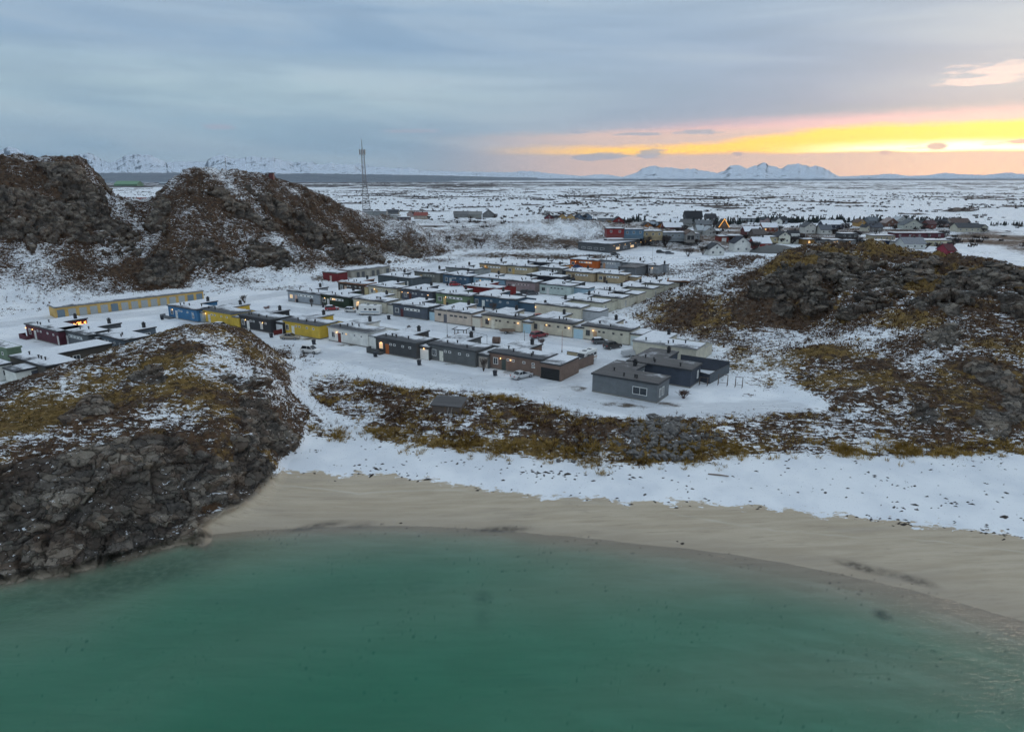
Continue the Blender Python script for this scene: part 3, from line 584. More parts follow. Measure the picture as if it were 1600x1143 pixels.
# ================================================================== SKY AND LIGHT
SUN_AZ, SUN_EL = R_(36), R_(7)
def world():
    w = bpy.data.worlds.new('World'); SC.world = w; w.use_nodes = True; nt = NT(w.node_tree); bg = nt.n['Background']
    d = nt.new('ShaderNodeTexCoord').outputs['Generated']
    s = nt.new('ShaderNodeSeparateXYZ'); nt.l.new(d, s.inputs[0]); x, y, z = s.outputs
    el = nt.m('MULTIPLY', nt.m('ARCSINE', z), 180 / math.pi); az = nt.m('MULTIPLY', nt.m('ARCTAN2', x, y), 180 / math.pi)
    cv = nt.new('ShaderNodeCombineXYZ'); nt.l.new(nt.m('MULTIPLY', az, .1), cv.inputs[0]); nt.l.new(nt.m('MULTIPLY', el, .55), cv.inputs[1]); v = cv.outputs[0]
    cw = nt.new('ShaderNodeCombineXYZ'); nt.l.new(nt.m('MULTIPLY', az, .035), cw.inputs[0]); nt.l.new(nt.m('MULTIPLY', nt.m('SUBTRACT', el, nt.m('MULTIPLY', az, -.04)), .30), cw.inputs[1]); v2 = cw.outputs[0]
    n1 = nt.noise(v, 1.3, 3, .6); n2 = nt.noise(v2, 1.0, 3, .55, .5); n3 = nt.noise(v, 4.0, 3, .65)
    cs_ = nt.new('ShaderNodeCombineXYZ'); nt.l.new(nt.m('MULTIPLY', az, .05), cs_.inputs[0]); nt.l.new(nt.m('MULTIPLY', el, 1.15), cs_.inputs[1]); vs_ = cs_.outputs[0]
    # overcast body: horizon to the top of the view, then brighter towards the zenith
    def ramp(stops, f):
        r = nt.new('ShaderNodeValToRGB'); nt.l.new(f, r.inputs[0]); e = r.color_ramp.elements
        while len(e) < len(stops): e.new(.5)
        for k, (q, c) in enumerate(stops): e[k].position = q; e[k].color = (*c, 1)
        return r.outputs[0]
    elw = nt.m('ADD', el, nt.m('MULTIPLY', nt.m('SUBTRACT', n2, .5), 2.6))
    f = nt.m('DIVIDE', elw, 30.0)
    left = ramp([(0.0, (.31, .45, .57)), (.07, (.25, .41, .56)), (.14, (.30, .45, .58)), (.20, (.43, .575, .65)), (.255, (.41, .55, .65)), (.31, (.27, .41, .58)), (.42, (.33, .46, .61)), (.56, (.42, .55, .67)), (1.0, (.62, .70, .76))], f)
    right = ramp([(0.0, (.60, .50, .52)), (.09, (.42, .42, .54)), (.17, (.28, .36, .53)), (.28, (.30, .41, .58)), (.40, (.38, .50, .64)), (.52, (.50, .62, .72)), (.60, (.56, .67, .75)), (1.0, (.66, .73, .78))], f)
    rf = nt.ss(nt.m('ADD', az, nt.m('MULTIPLY', nt.m('SUBTRACT', n2, .5), 14)), -16, 26)
    sky = nt.mix(rf, left, right)
    sky = nt.mix(nt.m('MULTIPLY', nt.ss(n2, .42, .66), .30), sky, (.56, .65, .70)); sky = nt.mix(nt.m('MULTIPLY', nt.ss(n2, .52, .34), .38), sky, (.23, .34, .48)); sky = nt.mix(nt.m('MULTIPLY', nt.ss(nt.noise(vs_, 1.0, 4, .6), .46, .68), .26), sky, (.26, .36, .50))
    sky = nt.mix(nt.m('MULTIPLY', nt.ss(n1, .52, .72), .16), sky, (.27, .37, .50))
    sky = nt.mix(1.0, sky, (.93, .94, .955), 'MULTIPLY')
    # the clear strip under the cloud edge where the sun has gone
    edge = nt.m('ADD', nt.m('ADD', 3.1, nt.m('MULTIPLY', nt.ss(az, -12, 32), .75)), nt.m('MULTIPLY', nt.m('SUBTRACT', n3, .5), .5))
    top = nt.ss(nt.m('SUBTRACT', el, edge), .45, -.25); peach = nt.m('MULTIPLY', top, nt.ss(az, -9, 10))
    sky = nt.mix(nt.m('MULTIPLY', peach, .80), sky, (.84, .58, .50))
    pink = nt.m('MULTIPLY', nt.m('MULTIPLY', nt.ss(nt.m('SUBTRACT', el, edge), 1.0, .1), nt.ss(nt.m('SUBTRACT', el, edge), -.5, .1)), nt.ss(az, 2, 26))
    sky = nt.mix(nt.m('MULTIPLY', pink, .75), sky, (.95, .55, .60))
    lo = nt.m('ADD', 1.75, nt.m('MULTIPLY', nt.m('SUBTRACT', n1, .5), .55))
    yt = nt.m('ADD', nt.m('ADD', 2.3, nt.m('MULTIPLY', nt.ss(az, 11, 27), 1.25)), nt.m('MULTIPLY', nt.m('SUBTRACT', n3, .5), .6))
    band = nt.m('MULTIPLY', nt.ss(nt.m('SUBTRACT', el, yt), .35, -.25), nt.ss(nt.m('SUBTRACT', el, lo), -.12, .22)); yel = nt.m('MULTIPLY', band, nt.ss(az, -4, 11))
    sky = nt.mix(nt.m('MULTIPLY', yel, .95), sky, (1.50, .82, .07))
    wt = nt.m('ADD', 2.12, nt.m('MULTIPLY', nt.m('SUBTRACT', n1, .5), .9))
    white = nt.m('MULTIPLY', nt.m('MULTIPLY', nt.ss(nt.m('SUBTRACT', el, wt), .6, -.25), nt.ss(nt.m('SUBTRACT', el, lo), -.05, .25)), nt.ss(az, 18, 31))
    sky = nt.mix(nt.m('MULTIPLY', white, .95), sky, (2.3, 2.1, 1.45))
    # small separate clouds: azimuth, elevation, half width, half height
    n5 = nt.m('MULTIPLY', nt.m('SUBTRACT', n3, .5), 2.3)
    def puffs(lst, col, k):
        nonlocal sky
        qs = None
        for px, py, wpx, hpx in lst:
            dv = nt.new('ShaderNodeVectorMath', operation='MULTIPLY_ADD'); nt.l.new(ae, dv.inputs[0])
            sx, sy = F / 57.3 / wpx, F / 57.3 / hpx
            dv.inputs[1].default_value = (sx, sy, 0); dv.inputs[2].default_value = (-math.degrees(px_az(px, HZ)) * sx, -(HZ - py) / F * 57.3 * sy, 0)
            ln = nt.new('ShaderNodeVectorMath', operation='LENGTH'); nt.l.new(dv.outputs[0], ln.inputs[0]); q = ln.outputs['Value']
            qs = q if qs is None else nt.m('MINIMUM', qs, q)
        sky = nt.mix(nt.m('MULTIPLY', nt.ss(nt.m('ADD', qs, n5), 1.1, .5), k), sky, col)
    cae = nt.new('ShaderNodeCombineXYZ'); nt.l.new(az, cae.inputs[0]); nt.l.new(el, cae.inputs[1]); ae = cae.outputs[0]
    puffs([(1418, 241, 26, 2.5), (1540, 237, 14, 3), (1500, 164, 52, 6), (1570, 152, 75, 10)], (.82, .68, .69), .75)
    puffs([(1150, 245, 9, 3), (1378, 246, 9, 4), (1455, 239, 13, 5), (1588, 236, 20, 4)], (.48, .38, .44), .95)
    puffs([(920, 249, 30, 5), (955, 246, 34, 7), (1015, 244, 26, 7), (990, 216, 40, 3), (1085, 215, 36, 4), (903, 213, 14, 2.5), (650, 212, 46, 3), (350, 211, 28, 4)], (.35, .40, .52), .85)
    # zenith and the sky behind the camera
    sky = nt.mix(nt.ss(el, 16, 55), sky, ZENITH)
    back = nt.m('MULTIPLY', nt.ss(y, .2, -.6), nt.ss(el, 45, 8)); sky = nt.mix(nt.m('MULTIPLY', back, .7), sky, (.44, .54, .66))
    sky = nt.mix(nt.ss(el, 0, -1.0), sky, (.30, .34, .40))
    ns = nt.new('ShaderNodeTexSky', sky_type='NISHITA'); ns.sun_disc = False; ns.sun_elevation = SUN_EL; ns.sun_rotation = SUN_AZ
    bg2 = nt.new('ShaderNodeBackground'); nt.l.new(ns.outputs[0], bg2.inputs[0]); bg2.inputs[1].default_value = 0.05 * 0.2
    nt.l.new(sky, bg.inputs[0]); bg.inputs[1].default_value = 1.0
    ad = nt.new('ShaderNodeAddShader'); nt.l.new(bg.outputs[0], ad.inputs[0]); nt.l.new(bg2.outputs[0], ad.inputs[1]); nt.l.new(ad.outputs[0], nt.n['World Output'].inputs['Surface'])
    w.cycles.sampling_method = 'MANUAL'; w.cycles.sample_map_resolution = 1024
ZENITH = (.56, .67, .79)
world()
sl = bpy.data.lights.new('sun', 'SUN'); sl.energy = 0.6; sl.angle = R_(14); sl.color = (1.0, .80, .62)
so_ = bpy.data.objects.new('sun', sl); COL.objects.link(so_)
sd = Vector((math.sin(SUN_AZ) * math.cos(SUN_EL), math.cos(SUN_AZ) * math.cos(SUN_EL), math.sin(SUN_EL)))
so_.rotation_euler = (-sd).to_track_quat('-Z', 'Y').to_euler(); so_.location = (0, 0, 300)
# ================================================================== HAZE
HAZE_D = 2.5e-5
if HAZE_D:
    hb = MB(); hb.box(-17000, -600, -12, 17000, 18500, 640)
    hm_, hnt, hbs = material('cold_air'); hnt.n.remove(hbs); hv = hnt.new('ShaderNodeVolumePrincipled'); hv.inputs['Color'].default_value = (.62, .80, 1.0, 1); hv.inputs['Density'].default_value = HAZE_D
    hv.inputs['Anisotropy'].default_value = 0.0; hnt.l.new(hv.outputs[0], hnt.n['Material Output'].inputs['Volume'])
    ho = hb.build('haze', hm_); ho['kind'] = 'stuff'
SC.view_settings.view_transform = 'Standard'; SC.view_settings.look = 'None'; SC.view_settings.exposure = 0; SC.view_settings.gamma = 1
SC.view_settings.use_curve_mapping = False
SC.cycles.use_denoising = True; SC.cycles.max_bounces = 8; SC.cycles.transparent_max_bounces = 12; SC.cycles.volume_bounces = 0; SC.cycles.diffuse_bounces = 3; SC.cycles.glossy_bounces = 2
SC.cycles.use_adaptive_sampling = True; SC.cycles.adaptive_threshold = 0.03; SC.cycles.adaptive_min_samples = 12
# ================================================================== BUILDING MATERIALS
_M = {}
def paint(c, name='painted_boards', gap=0.16, rough=.75):
    k = (name, tuple(c), gap)
    if k in _M: return _M[k]
    m, nt, b = material(name); p = objco(nt)
    w = nt.new('ShaderNodeTexWave', wave_type='BANDS', bands_direction='X'); w.inputs['Scale'].default_value = 0.5 / gap / 3.14 * 2; nt.l.new(nt.mapv(p, (1, 1, 0)), w.inputs['Vector'])
    n = nt.noise(p, .8, 4, .6); n2 = nt.noise(nt.mapv(p, (3, 3, .35)), 1.6, 3, .6)
    col = nt.mix(nt.ss(n, .3, .75), [v * .86 for v in c], [min(1, v * 1.10) for v in c])
    col = nt.mix(nt.m('MULTIPLY', nt.ss(n2, .55, .8), .25), col, [v * .62 + .01 for v in c])
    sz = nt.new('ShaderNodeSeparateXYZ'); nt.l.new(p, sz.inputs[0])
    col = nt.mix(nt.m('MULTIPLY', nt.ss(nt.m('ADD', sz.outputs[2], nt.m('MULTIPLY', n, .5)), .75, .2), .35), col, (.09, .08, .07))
    nt.l.new(col, b.inputs['Base Color']); b.inputs['Roughness'].default_value = rough
    bm = nt.new('ShaderNodeBump'); bm.inputs['Strength'].default_value = .35; bm.inputs['Distance'].default_value = .02; nt.l.new(w.outputs['Fac'], bm.inputs['Height']); nt.l.new(bm.outputs[0], b.inputs['Normal'])
    _M[k] = m; return m
def plain(c, name='painted_metal', rough=.6, metal=0.0, var=.15):
    k = (name, tuple(c), rough)
    if k in _M: return _M[k]
    m, nt, b = material(name); n = nt.noise(objco(nt), 2.2, 4, .6)
    nt.l.new(nt.mix(n, [v * (1 - var) for v in c], [min(1, v * (1 + var)) for v in c]), b.inputs['Base Color']); b.inputs['Roughness'].default_value = rough; b.inputs['Metallic'].default_value = metal
    _M[k] = m; return m
def glow(c, s, name='lit_lamp'):
    k = (name, tuple(c), s)
    if k in _M: return _M[k]
    m, nt, b = material(name); b.inputs['Base Color'].default_value = (*c, 1); b.inputs['Emission Color'].default_value = (*c, 1); b.inputs['Emission Strength'].default_value = s
    _M[k] = m; return m
def roof_mat(kind):
    k = ('roof', kind)
    if k in _M: return _M[k]
    m, nt, b = material('roof_felt_with_snow'); p = objco(nt); oi = nt.new('ShaderNodeObjectInfo')
    off = nt.new('ShaderNodeVectorMath', operation='MULTIPLY_ADD'); nt.l.new(oi.outputs['Random'], off.inputs[0]); off.inputs[1].default_value = (90, 50, 0); nt.l.new(p, off.inputs[2])
    n = nt.noise(off.outputs[0], .28, 4, .6, .6); nf = nt.noise(off.outputs[0], 2.5, 3, .6); ns = nt.noise(nt.mapv(off.outputs[0], (.25, 1.6, 1)), 1.0, 3, .6)
    s = nt.new('ShaderNodeSeparateXYZ'); nt.l.new(p, s.inputs[0])
    t = nt.m('ADD', nt.m('MULTIPLY', nt.m('SUBTRACT', n, .5), 2.2), nt.m('MULTIPLY', nt.m('SUBTRACT', nf, .5), .5))
    t = nt.m('ADD', t, nt.m('MULTIPLY', nt.m('SUBTRACT', ns, .5), .6))
    t = nt.m('ADD', t, nt.ss(s.outputs[1], .1, 4.2, {'snowy': -.28, 'half': -.8, 'bare': -.5}[kind], .35))
    cov = {'snowy': (-.55, .05), 'half': (-.30, .55), 'bare': (.35, 1.3)}[kind]
    felt = nt.mix(nf, (.040, .043, .050), (.085, .088, .095))
    if kind == 'bare': felt = nt.mix(ns, (.045, .042, .042), (.13, .125, .125))
    sn = nt.mix(nf, (.60, .63, .67), (.78, .80, .83))
    nt.l.new(nt.mix(nt.ss(t, *cov), felt, sn), b.inputs['Base Color']); b.inputs['Roughness'].default_value = .8
    _M[k] = m; return m
M_FASCIA = plain((.035, .037, .042), 'dark_fascia', .6); M_PIPE = plain((.02, .021, .024), 'black_flue', .5); M_WHITE = plain((.74, .74, .72), 'white_trim', .55)
M_CONC = plain((.22, .21, .19), 'concrete', .9); M_SNOW = plain((.76, .78, .82), 'snow', .9, var=.04)
def glass_mat():
    m, nt, b = material('window_glass'); n = nt.noise(objco(nt), 1.2, 2)
    nt.l.new(nt.mix(n, (.015, .018, .022), (.07, .085, .10)), b.inputs['Base Color']); b.inputs['Roughness'].default_value = .08; b.inputs['Specular IOR Level'].default_value = .6; return m
M_GLASS = glass_mat(); M_LIT = glow((1.0, .50, .14), 1.1, 'lit_window'); M_LITDIM = glow((1.0, .62, .30), .55, 'lit_window_behind_curtain'); M_LAMP = glow((1.0, .58, .20), 14.0); M_BLIND = plain((.52, .52, .50), 'white_blind', .8)
U0 = R_(-33)
def dirs(rz): return Vector((math.cos(rz), math.sin(rz), 0)), Vector((-math.sin(rz), math.cos(rz), 0))
def solve(A, d, bx):   # distance along d from A at which the sight line px = bx is met
    k = (bx - CX) / F; fa = A.y * math.cos(PITCH) - (A.z - CAMZ) * math.sin(PITCH)
    return (k * fa - A.x) / (d.x - k * d.y * math.cos(PITCH))
def rot2(p0, p1, z=VZ):
    a, b = ground(*p0, z), ground(*p1, z); return math.atan2(b.y - a.y, b.x - a.x)
LAMPS = []
def wall_lamp(parent, x, y, z, nx=0, ny=-1, power=9, name='wall_lamp', col=(1, .58, .22)):
    mb = MB(); cx, cy = x + nx * .14, y + ny * .14
    mb.box(min(x, cx) - .05, min(y, cy) - .05, z + .12, max(x, cx) + .05, max(y, cy) + .05, z + .18)
    o = mb.build(name, M_FASCIA, parent)
    b2 = MB(); b2.prism([(cx + .085 * math.cos(i * math.pi / 3), cy + .085 * math.sin(i * math.pi / 3)) for i in range(6)], z - .10, z + .12); b2.build('bulb', glow(col, 3.6), o)
    if power:
        l = bpy.data.lights.new('lamp_glow', 'POINT'); l.energy = power * .30; l.color = (1, .55, .22); l.shadow_soft_size = .12
        lo = bpy.data.objects.new('lamp_glow', l); COL.objects.link(lo); lo.parent = o; lo.location = (x + nx * .5, y + ny * .5, z)
def window(parent, x, z, w, h, y=0.0, axis='f', state='glass', bars=1, fr=.09, name='window', frame=None):
    """axis f: on a wall facing local -y at depth y; s: on a wall facing +x at x = y"""
    fm = frame or M_WHITE; f = MB(); g = MB(); t = .07
    def bx(mb, a0, z0, a1, z1, p0, p1):
        if axis == 'f': mb.box(a0, y - p1, z0, a1, y - p0, z1)
        else: mb.box(y + p0, a0, z0, y + p1, a1, z1)
    bx(f, x, z, x + w, z + fr, -.03, t); bx(f, x, z + h - fr, x + w, z + h, -.03, t); bx(f, x, z + fr, x + fr, z + h - fr, -.03, t); bx(f, x + w - fr, z + fr, x + w, z + h - fr, -.03, t)
    for k in range(1, bars + 1):
        c = x + w * k / (bars + 1); bx(f, c - .03, z + fr, c + .03, z + h - fr, -.03, t * .8)
    o = f.build(name, fm, parent)
    bx(g, x + fr, z + fr, x + w - fr, z + h - fr, -.02, .03)
    g.build('pane', {'glass': M_GLASS, 'lit': M_LIT, 'dim': M_LITDIM, 'blind': M_BLIND}[state], o)
    return o
def door(parent, x, w, h, mat, y=0.0, axis='f', name='door', z=.12, glassy=False, handle=True):
    d = MB(); p = .05
    def bx(mb, a0, z0, a1, z1, p0, p1):
        if axis == 'f': mb.box(a0, y - p1, z0, a1, y - p0, z1)
        else: mb.box(y + p0, a0, z0, y + p1, a1, z1)
    bx(d, x, z, x + w, z + h, -.03, p); o = d.build(name, mat, parent)
    if name == 'garage_door':
        s = MB()
        for k in range(1, 4): bx(s, x, z + h * k / 4 - .02, x + w, z + h * k / 4 + .02, p - .01, p + .02)
        s.build('panel_rail', mat, o)
    elif handle:
        k = MB(); bx(k, x + w - .16, z + .95, x + w - .06, z + 1.05, p, p + .08); k.build('handle', M_PIPE, o)
    return o
def flue(parent, x, y, z, big=False, name=None, col=None):
    mb = MB(); m = col or M_PIPE
    if big:
        mb.box(x - .28, y - .28, z - .1, x + .28, y + .28, z + .95); mb.box(x - .38, y - .38, z + .95, x + .38, y + .38, z + 1.05); mb.box(x - .18, y - .18, z + 1.05, x + .18, y + .18, z + 1.3)
        mb.build(name or 'chimney', m, parent)
    else:
        n = 8; c = lambda r: [(x + r * math.cos(i * 2 * math.pi / n), y + r * math.sin(i * 2 * math.pi / n)) for i in range(n)]
        mb.prism(c(.13), z - .1, z + .48); mb.prism(c(.21), z + .48, z + .62); mb.build(name or 'roof_vent', m, parent)
RNDH = random.Random(5)
def house(ax, ay, bx, col, label, L=None, rz=U0, d=5.4, D=11.0, wing=5.5, H=3.15, roof='half', garage=None, court=2.0, win='a', lamps=(), doorc=(.6, .6, .58), lit=(), trim=None, wl=(), chim=True, wallname='wall', group='flat roofed courtyard houses of the village', cat='house', fcol=None, side=(), winglit=(), fence=None, porch=None):
    A = ground(ax, ay); u, v = dirs(rz)
    if L is None: L = solve(A, u, bx)
    A.z = VZ
    R = empty('courtyard_house', A, rz, label, cat, group); R['L'] = L
    wm = paint(col); fas = plain(fcol, 'fascia', .6) if fcol else M_FASCIA
    poly = lambda o: [(-o, -o), (L + o, -o), (L + o, d + o), (wing + o, d + o), (wing + o, D + o), (-o, D + o)]
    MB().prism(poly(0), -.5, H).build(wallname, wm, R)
    r = MB(); r.prism(poly(.22), H, H + .28); r.prism(poly(.10), H + .24, H + .312, 1); ro = r.build('roof', [fas, roof_mat(roof)], R)
    MB().prism(poly(.03), -.5, .22).build('plinth', M_CONC, R)
    rt = H + .30
    if chim: flue(R, wing - 1.1, D - 2.0, rt, True)
    for k in range(RNDH.choice([3, 4, 4])): flue(R, RNDH.uniform(.12, .8) * L, RNDH.choice([1.2, 2.2, 3.4]) + RNDH.uniform(-.2, .2), rt)
    st = lambda i: 'lit' if i in lit else ('dim' if i in winglit else 'glass')
    fr = M_WHITE if trim is None else plain(trim, 'window_trim')
    k = L / 11.7
    if win == 'a':      # window, door, then small high windows
        window(R, 1.0 * k, 1.0, 1.1, 1.35, state=st(0), frame=fr); door(R, 2.9 * k, .95, 2.1, plain(doorc, 'door_paint'))
        for i, x in enumerate((4.1, 5.2, 7.6, 9.6)): window(R, x * k, 2.05, .62, .45, state=st(i + 1), bars=0, frame=fr)
    elif win == 'b':    # window, door, a white strip of high windows
        window(R, .8 * k, 1.05, 1.3, 1.2, state=st(0), frame=fr); door(R, 2.7 * k, .95, 2.1, plain(doorc, 'door_paint'))
        MB().box(4.0 * k, -.04, 1.98, 9.3 * k, .05, 2.62).build('window_band', fr, R)
        for i, x in enumerate((4.2, 5.5, 6.8, 8.2)): window(R, x * k, 2.03, .72, .54, y=-.035, state=st(i + 1), bars=0, frame=fr)
    elif win == 'c':    # two long rows of small panes
        window(R, 1.2 * k, 1.75, 1.0, .6, state=st(0), frame=fr); door(R, 3.0 * k, 1.0, 2.2, plain(doorc, 'door_paint'))
        for i, x in enumerate((5.0, 6.4, 8.0, 9.4)): window(R, x * k, 1.95, 1.0, .42, state=st(i + 1), bars=2, frame=fr)
    for (x, z, w, h, s) in wl: window(R, x * k, z, w, h, state=s, frame=fr)
    for (y, z, w, h, s) in side: window(R, y, z, w, h, y=L, axis='s', state=s, frame=fr)
    # wing windows towards the courtyard
    for i, y in enumerate((6.4, 8.3)):
        if y + 1.3 < D: window(R, y, .9, 1.35, 1.5, y=wing, axis='s', state='lit' if ('w', i) in lit else 'glass', frame=fr)
    for lm in lamps:
        if lm[0] == 'w': wall_lamp(R, wing, lm[1], 2.3, 1, 0, power=10)
        elif lm[0] == 's': wall_lamp(R, L, lm[1], 2.2, 1, 0, power=10)
        else: wall_lamp(R, lm[0] * k, 0, 2.35, power=lm[1] if len(lm) > 1 else 9)
    if porch:
        x0, x1, dp, ph, pc = porch; m = MB(); m.box(x0, -dp, -.3, x1, -.06, ph * .35); m.box(x0, -dp, ph * .35, x1, -dp + .08, ph); m.box(x0, -dp + .08, ph * .35, x0 + .08, -.06, ph); m.build('porch_deck', paint(pc), R)
    if court:
        f = MB(); f.box(L - .12, d, -.4, L, D - .5, court); f.box(wing, D - .62, -.4, L, D - .5, court + .003)
        fo = f.build('courtyard_wall', paint(fence or col), R)
        c = MB(); c.box(L - .16, d + .02, court, L + .04, D - .46, court + .07); c.box(wing + .03, D - .66, court + .004, L - .16, D - .46, court + .074); c.build('coping', fas, fo)
    if garage:
        g0, gw, gc, gset = garage.get('gap', .02), garage['w'], garage.get('col', col), garage.get('set', .7); gh = garage.get('h', 2.55)
        x0, x1 = L + g0, L + g0 + gw
        MB().box(x0, gset, -.4, x1, d + 1.2, gh).build('garage', paint(gc), R)
        g = MB(); g.box(x0 - .01, gset - .15, gh, x1 + .05, d + 1.3, gh + .24); g.box(x0 + .1, gset + .02, gh + .2, x1 - .08, d + 1.15, gh + .262, 1); g.build('garage_roof', [fas, roof_mat('snowy')], R)
        if garage.get('door'): door(R, x0 + .25, gw - .5, 2.15, plain(garage['door'], 'garage_door_paint'), y=gset, name='garage_door', z=.05)
        if garage.get('lamp'): wall_lamp(R, (x0 + x1) / 2, gset, 2.35, power=12)
    return R
C = dict(blue=(.045, .17, .33), yellow=(.66, .45, .06), black=(.032, .034, .038), white=(.76, .76, .72), dkgrey=(.062, .065, .067), grey=(.115, .122, .122), brown=(.20, .135, .105), slate=(.085, .10, .125), cream=(.60, .54, .42), peach=(.60, .50, .41), dkgreen=(.018, .035, .016),
         ltgrey=(.32, .35, .38), sage=(.15, .21, .12), petrol=(.05, .10, .15), red=(.22, .012, .012), sky=(.22, .34, .42), mint=(.46, .53, .50), tan=(.40, .30, .18), sand=(.34, .29, .21), orange=(.45, .10, .012), navy=(.014, .018, .032), maroon=(.085, .015, .028), taupe=(.19, .19, .165), ivory=(.62, .58, .47), greygreen=(.20, .23, .22), coffee=(.05, .038, .030))
G = lambda w, door=None, **k: dict(w=w, door=door, **k)
WD = (.72, .74, .75); BD = (.45, .62, .70)
# ---- first row, facing the road by the beach
house(264.5, 495.5, 310, C['blue'], 'bright blue courtyard house with snowy roof, first of the front row', roof='snowy', lamps=[(1.9, 5)], garage=G(1.0, col=(.35, .42, .46)), wl=[(9.6, .9, .8, 1.1, 'glass')], win='a', lit=(), porch=(-1.6, 2.6, 1.6, .9, (.16, .17, .18)))
house(314.5, 501.8, 364, C['yellow'], 'yellow courtyard house between the blue house and a black one, lamp lit', roof='half', lamps=[(2.2, 14), ('w', 7.9)], garage=G(2.6, col=C['yellow'], set=.05), fcol=(.12, .13, .14))
house(375, 512, 424.5, C['black'], 'charcoal black house with two lit lamps between the two yellow houses', roof='half', lamps=[(2.6, 9), (8.9, 12)], wl=[(7.9, .7, .85, 1.5, 'blind')], garage=G(2.8, WD, col=C['black'], set=1.30), doorc=(.75, .74, .70))
house(443, 520.3, 500, C['yellow'], 'mustard yellow house beside the white one, beige car parked outside', roof='half', garage=G(1.6, col=C['yellow'], set=3.2, h=2.7), fcol=(.14, .15, .15), doorc=(.76, .76, .7))
house(514, 532, 575.5, C['white'], 'white house with orange lamp over a dark red door', roof='half', lamps=[(2.65, 16), ('w', 8)], garage=G(2.4, None, set=.25), doorc=(.16, .03, .02), lit=(2,), fcol=(.30, .31, .31), court=2.1)
house(588, 550, 651, C['dkgrey'], 'dark grey house with lit porch and glowing red lights in its courtyard', roof='half', lamps=[(1.7, 20), ('w', 8.8), ('w', 6.2)], garage=G(2.7, (.80, .79, .74), set=.9, lamp=True), doorc=(.42, .12, .03), winglit=(0,), court=2.0, porch=(-1.4, 2.4, 1.5, 1.2, (.075, .078, .08)), fcol=(.05, .055, .06))
house(669.5, 561, 743, C['grey'], 'mid grey board house with a narrow white door, next to the brown house', roof='half', garage=G(2.6, (.42, .37, .32), set=.8), doorc=(.70, .69, .60), fcol=(.05, .055, .06))
house(764.4, 574.5, 846, C['brown'], 'brown house with open black garage at the end of the front row', roof='half', lamps=[(2.7, 12), (5.0, 8)], garage=G(4.4, (.012, .012, .013), set=-.6, h=2.9, col=C['brown']), doorc=(.05, .07, .065), wl=[(9.6, 1.5, .7, .35, 'glass')], lit=(), fence=(.42, .36, .24), court=1.9)
# ---- three houses past the road bend
house(988, 556, 1030, C['ivory'], 'white walled house right behind the dark blue house at the hill foot', L=13.5, roof='snowy', win=None, garage=None, court=2.4, fcol=(.28, .28, .27))
house(979.5, 590, 1078, (.05, .062, .085), 'dark blue slate house with a large walled yard behind the grey end house', roof='bare', win=None, D=11.5, side=[(3.5, .9, .7, 1.5, 'blind')], court=0)
house(925, 611.5, 1026, (.155, .17, .18), 'grey end house with white framed picture window nearest the beach', roof='bare', win=None, side=[(.9, .75, .8, 1.5, 'glass'), (2.2, .75, .8, 1.5, 'glass')], wl=[(7.4, .95, 2.6, 1.35, 'glass')], court=0, D=10.2)
# ---- second row
house(450.5, 470.3, 500.5, C['ltgrey'], 'pale grey house with a long white window strip beside the dark green house', roof='snowy', win='b', doorc=(.60, .40, .30), winglit=(0,))
house(501.5, 476.7, 547, C['dkgreen'], 'dark green house with lit lamps and a red car in front', roof='snowy', win='b', lamps=[(1.9, 9), (5.2, 12)], garage=G(1.5, col=C['dkgreen']), lit=(2,))
house(553, 483.5, 603, C['ivory'], 'off white house behind the parked motorhome', roof='snowy', win='a', lamps=[(1.9, 10)], garage=G(2.2, None, col=(.62, .60, .52)), winglit=(0,))
house(614.5, 493, 667.5, C['slate'], 'slate grey house with dark red door beside the cream pink house', roof='snowy', win='b', doorc=(.09, .02, .025), garage=G(2.6, BD, col=(.11, .12, .13)))
house(679.3, 502.2, 736.5, C['peach'], 'pale pinkish cream house with rows of small dark panes', roof='snowy', win='c', doorc=(.12, .12, .14), garage=G(2.8, (.66, .62, .52), col=C['peach'], set=.2), trim=(.10, .10, .11))
house(753.5, 511.5, 813.5, C['cream'], 'cream house with two lit wall lamps behind the log pile', roof='half', lamps=[(2.1, 12), (11.0, 8)], garage=G(2.7, BD, col=C['cream']), doorc=(.70, .66, .55), trim=(.16, .12, .10))
house(828, 519, 893.5, C['cream'], 'cream house with the dark red estate car parked at its door', roof='half', lamps=[(4.7, 5), (10.9, 8)], garage=G(2.9, BD, col=C['ivory'], set=.35), trim=(.14, .12, .11), doorc=(.70, .66, .56))
house(909, 529.5, 982, C['ivory'], 'cream house with lit doorway behind the parked black car', roof='half', lamps=[(2.9, 16), ('w', 8.5)], garage=G(3.0, (.60, .66, .66), col=C['ivory'], set=.4), trim=(.2, .18, .15), doorc=(.5, .34, .2))
# ---- third row
house(529, 455.8, 569.5, C['coffee'], 'dark brown black house with cream gable strip in the third row', roof='snowy', win='a', garage=G(1.6, col=(.52, .43, .24), set=.1), fcol=(.22, .08, .03), doorc=(.55, .40, .30))
house(576.5, 461.8, 620.5, (.50, .46, .36), 'cream house with orange door between dark brown and slate houses', roof='snowy', win='a', lamps=[(2.6, 4)], doorc=(.60, .33, .08), garage=G(1.0, col=(.50, .46, .36), set=.3), winglit=(3,))
house(628, 467.8, 676, (.075, .085, .11), 'slate blue house with orange lit porch posts', roof='snowy', win='a', lamps=[(.3, 8), (2.6, 8), (10.2, 4)], doorc=(.10, .03, .02))
house(681.5, 474.3, 733.5, C['sage'], 'moss green house with orange door and white window strip', roof='snowy', win='b', doorc=(.62, .42, .18), lamps=[(3.6, 3)])
house(737, 478.5, 804.5, C['petrol'], 'dark petrol blue house with white door behind a bare bush', roof='snowy', win='a', doorc=(.72, .73, .68), garage=G(5.2, None, col=C['petrol'], set=1.8, h=2.3), D=12)
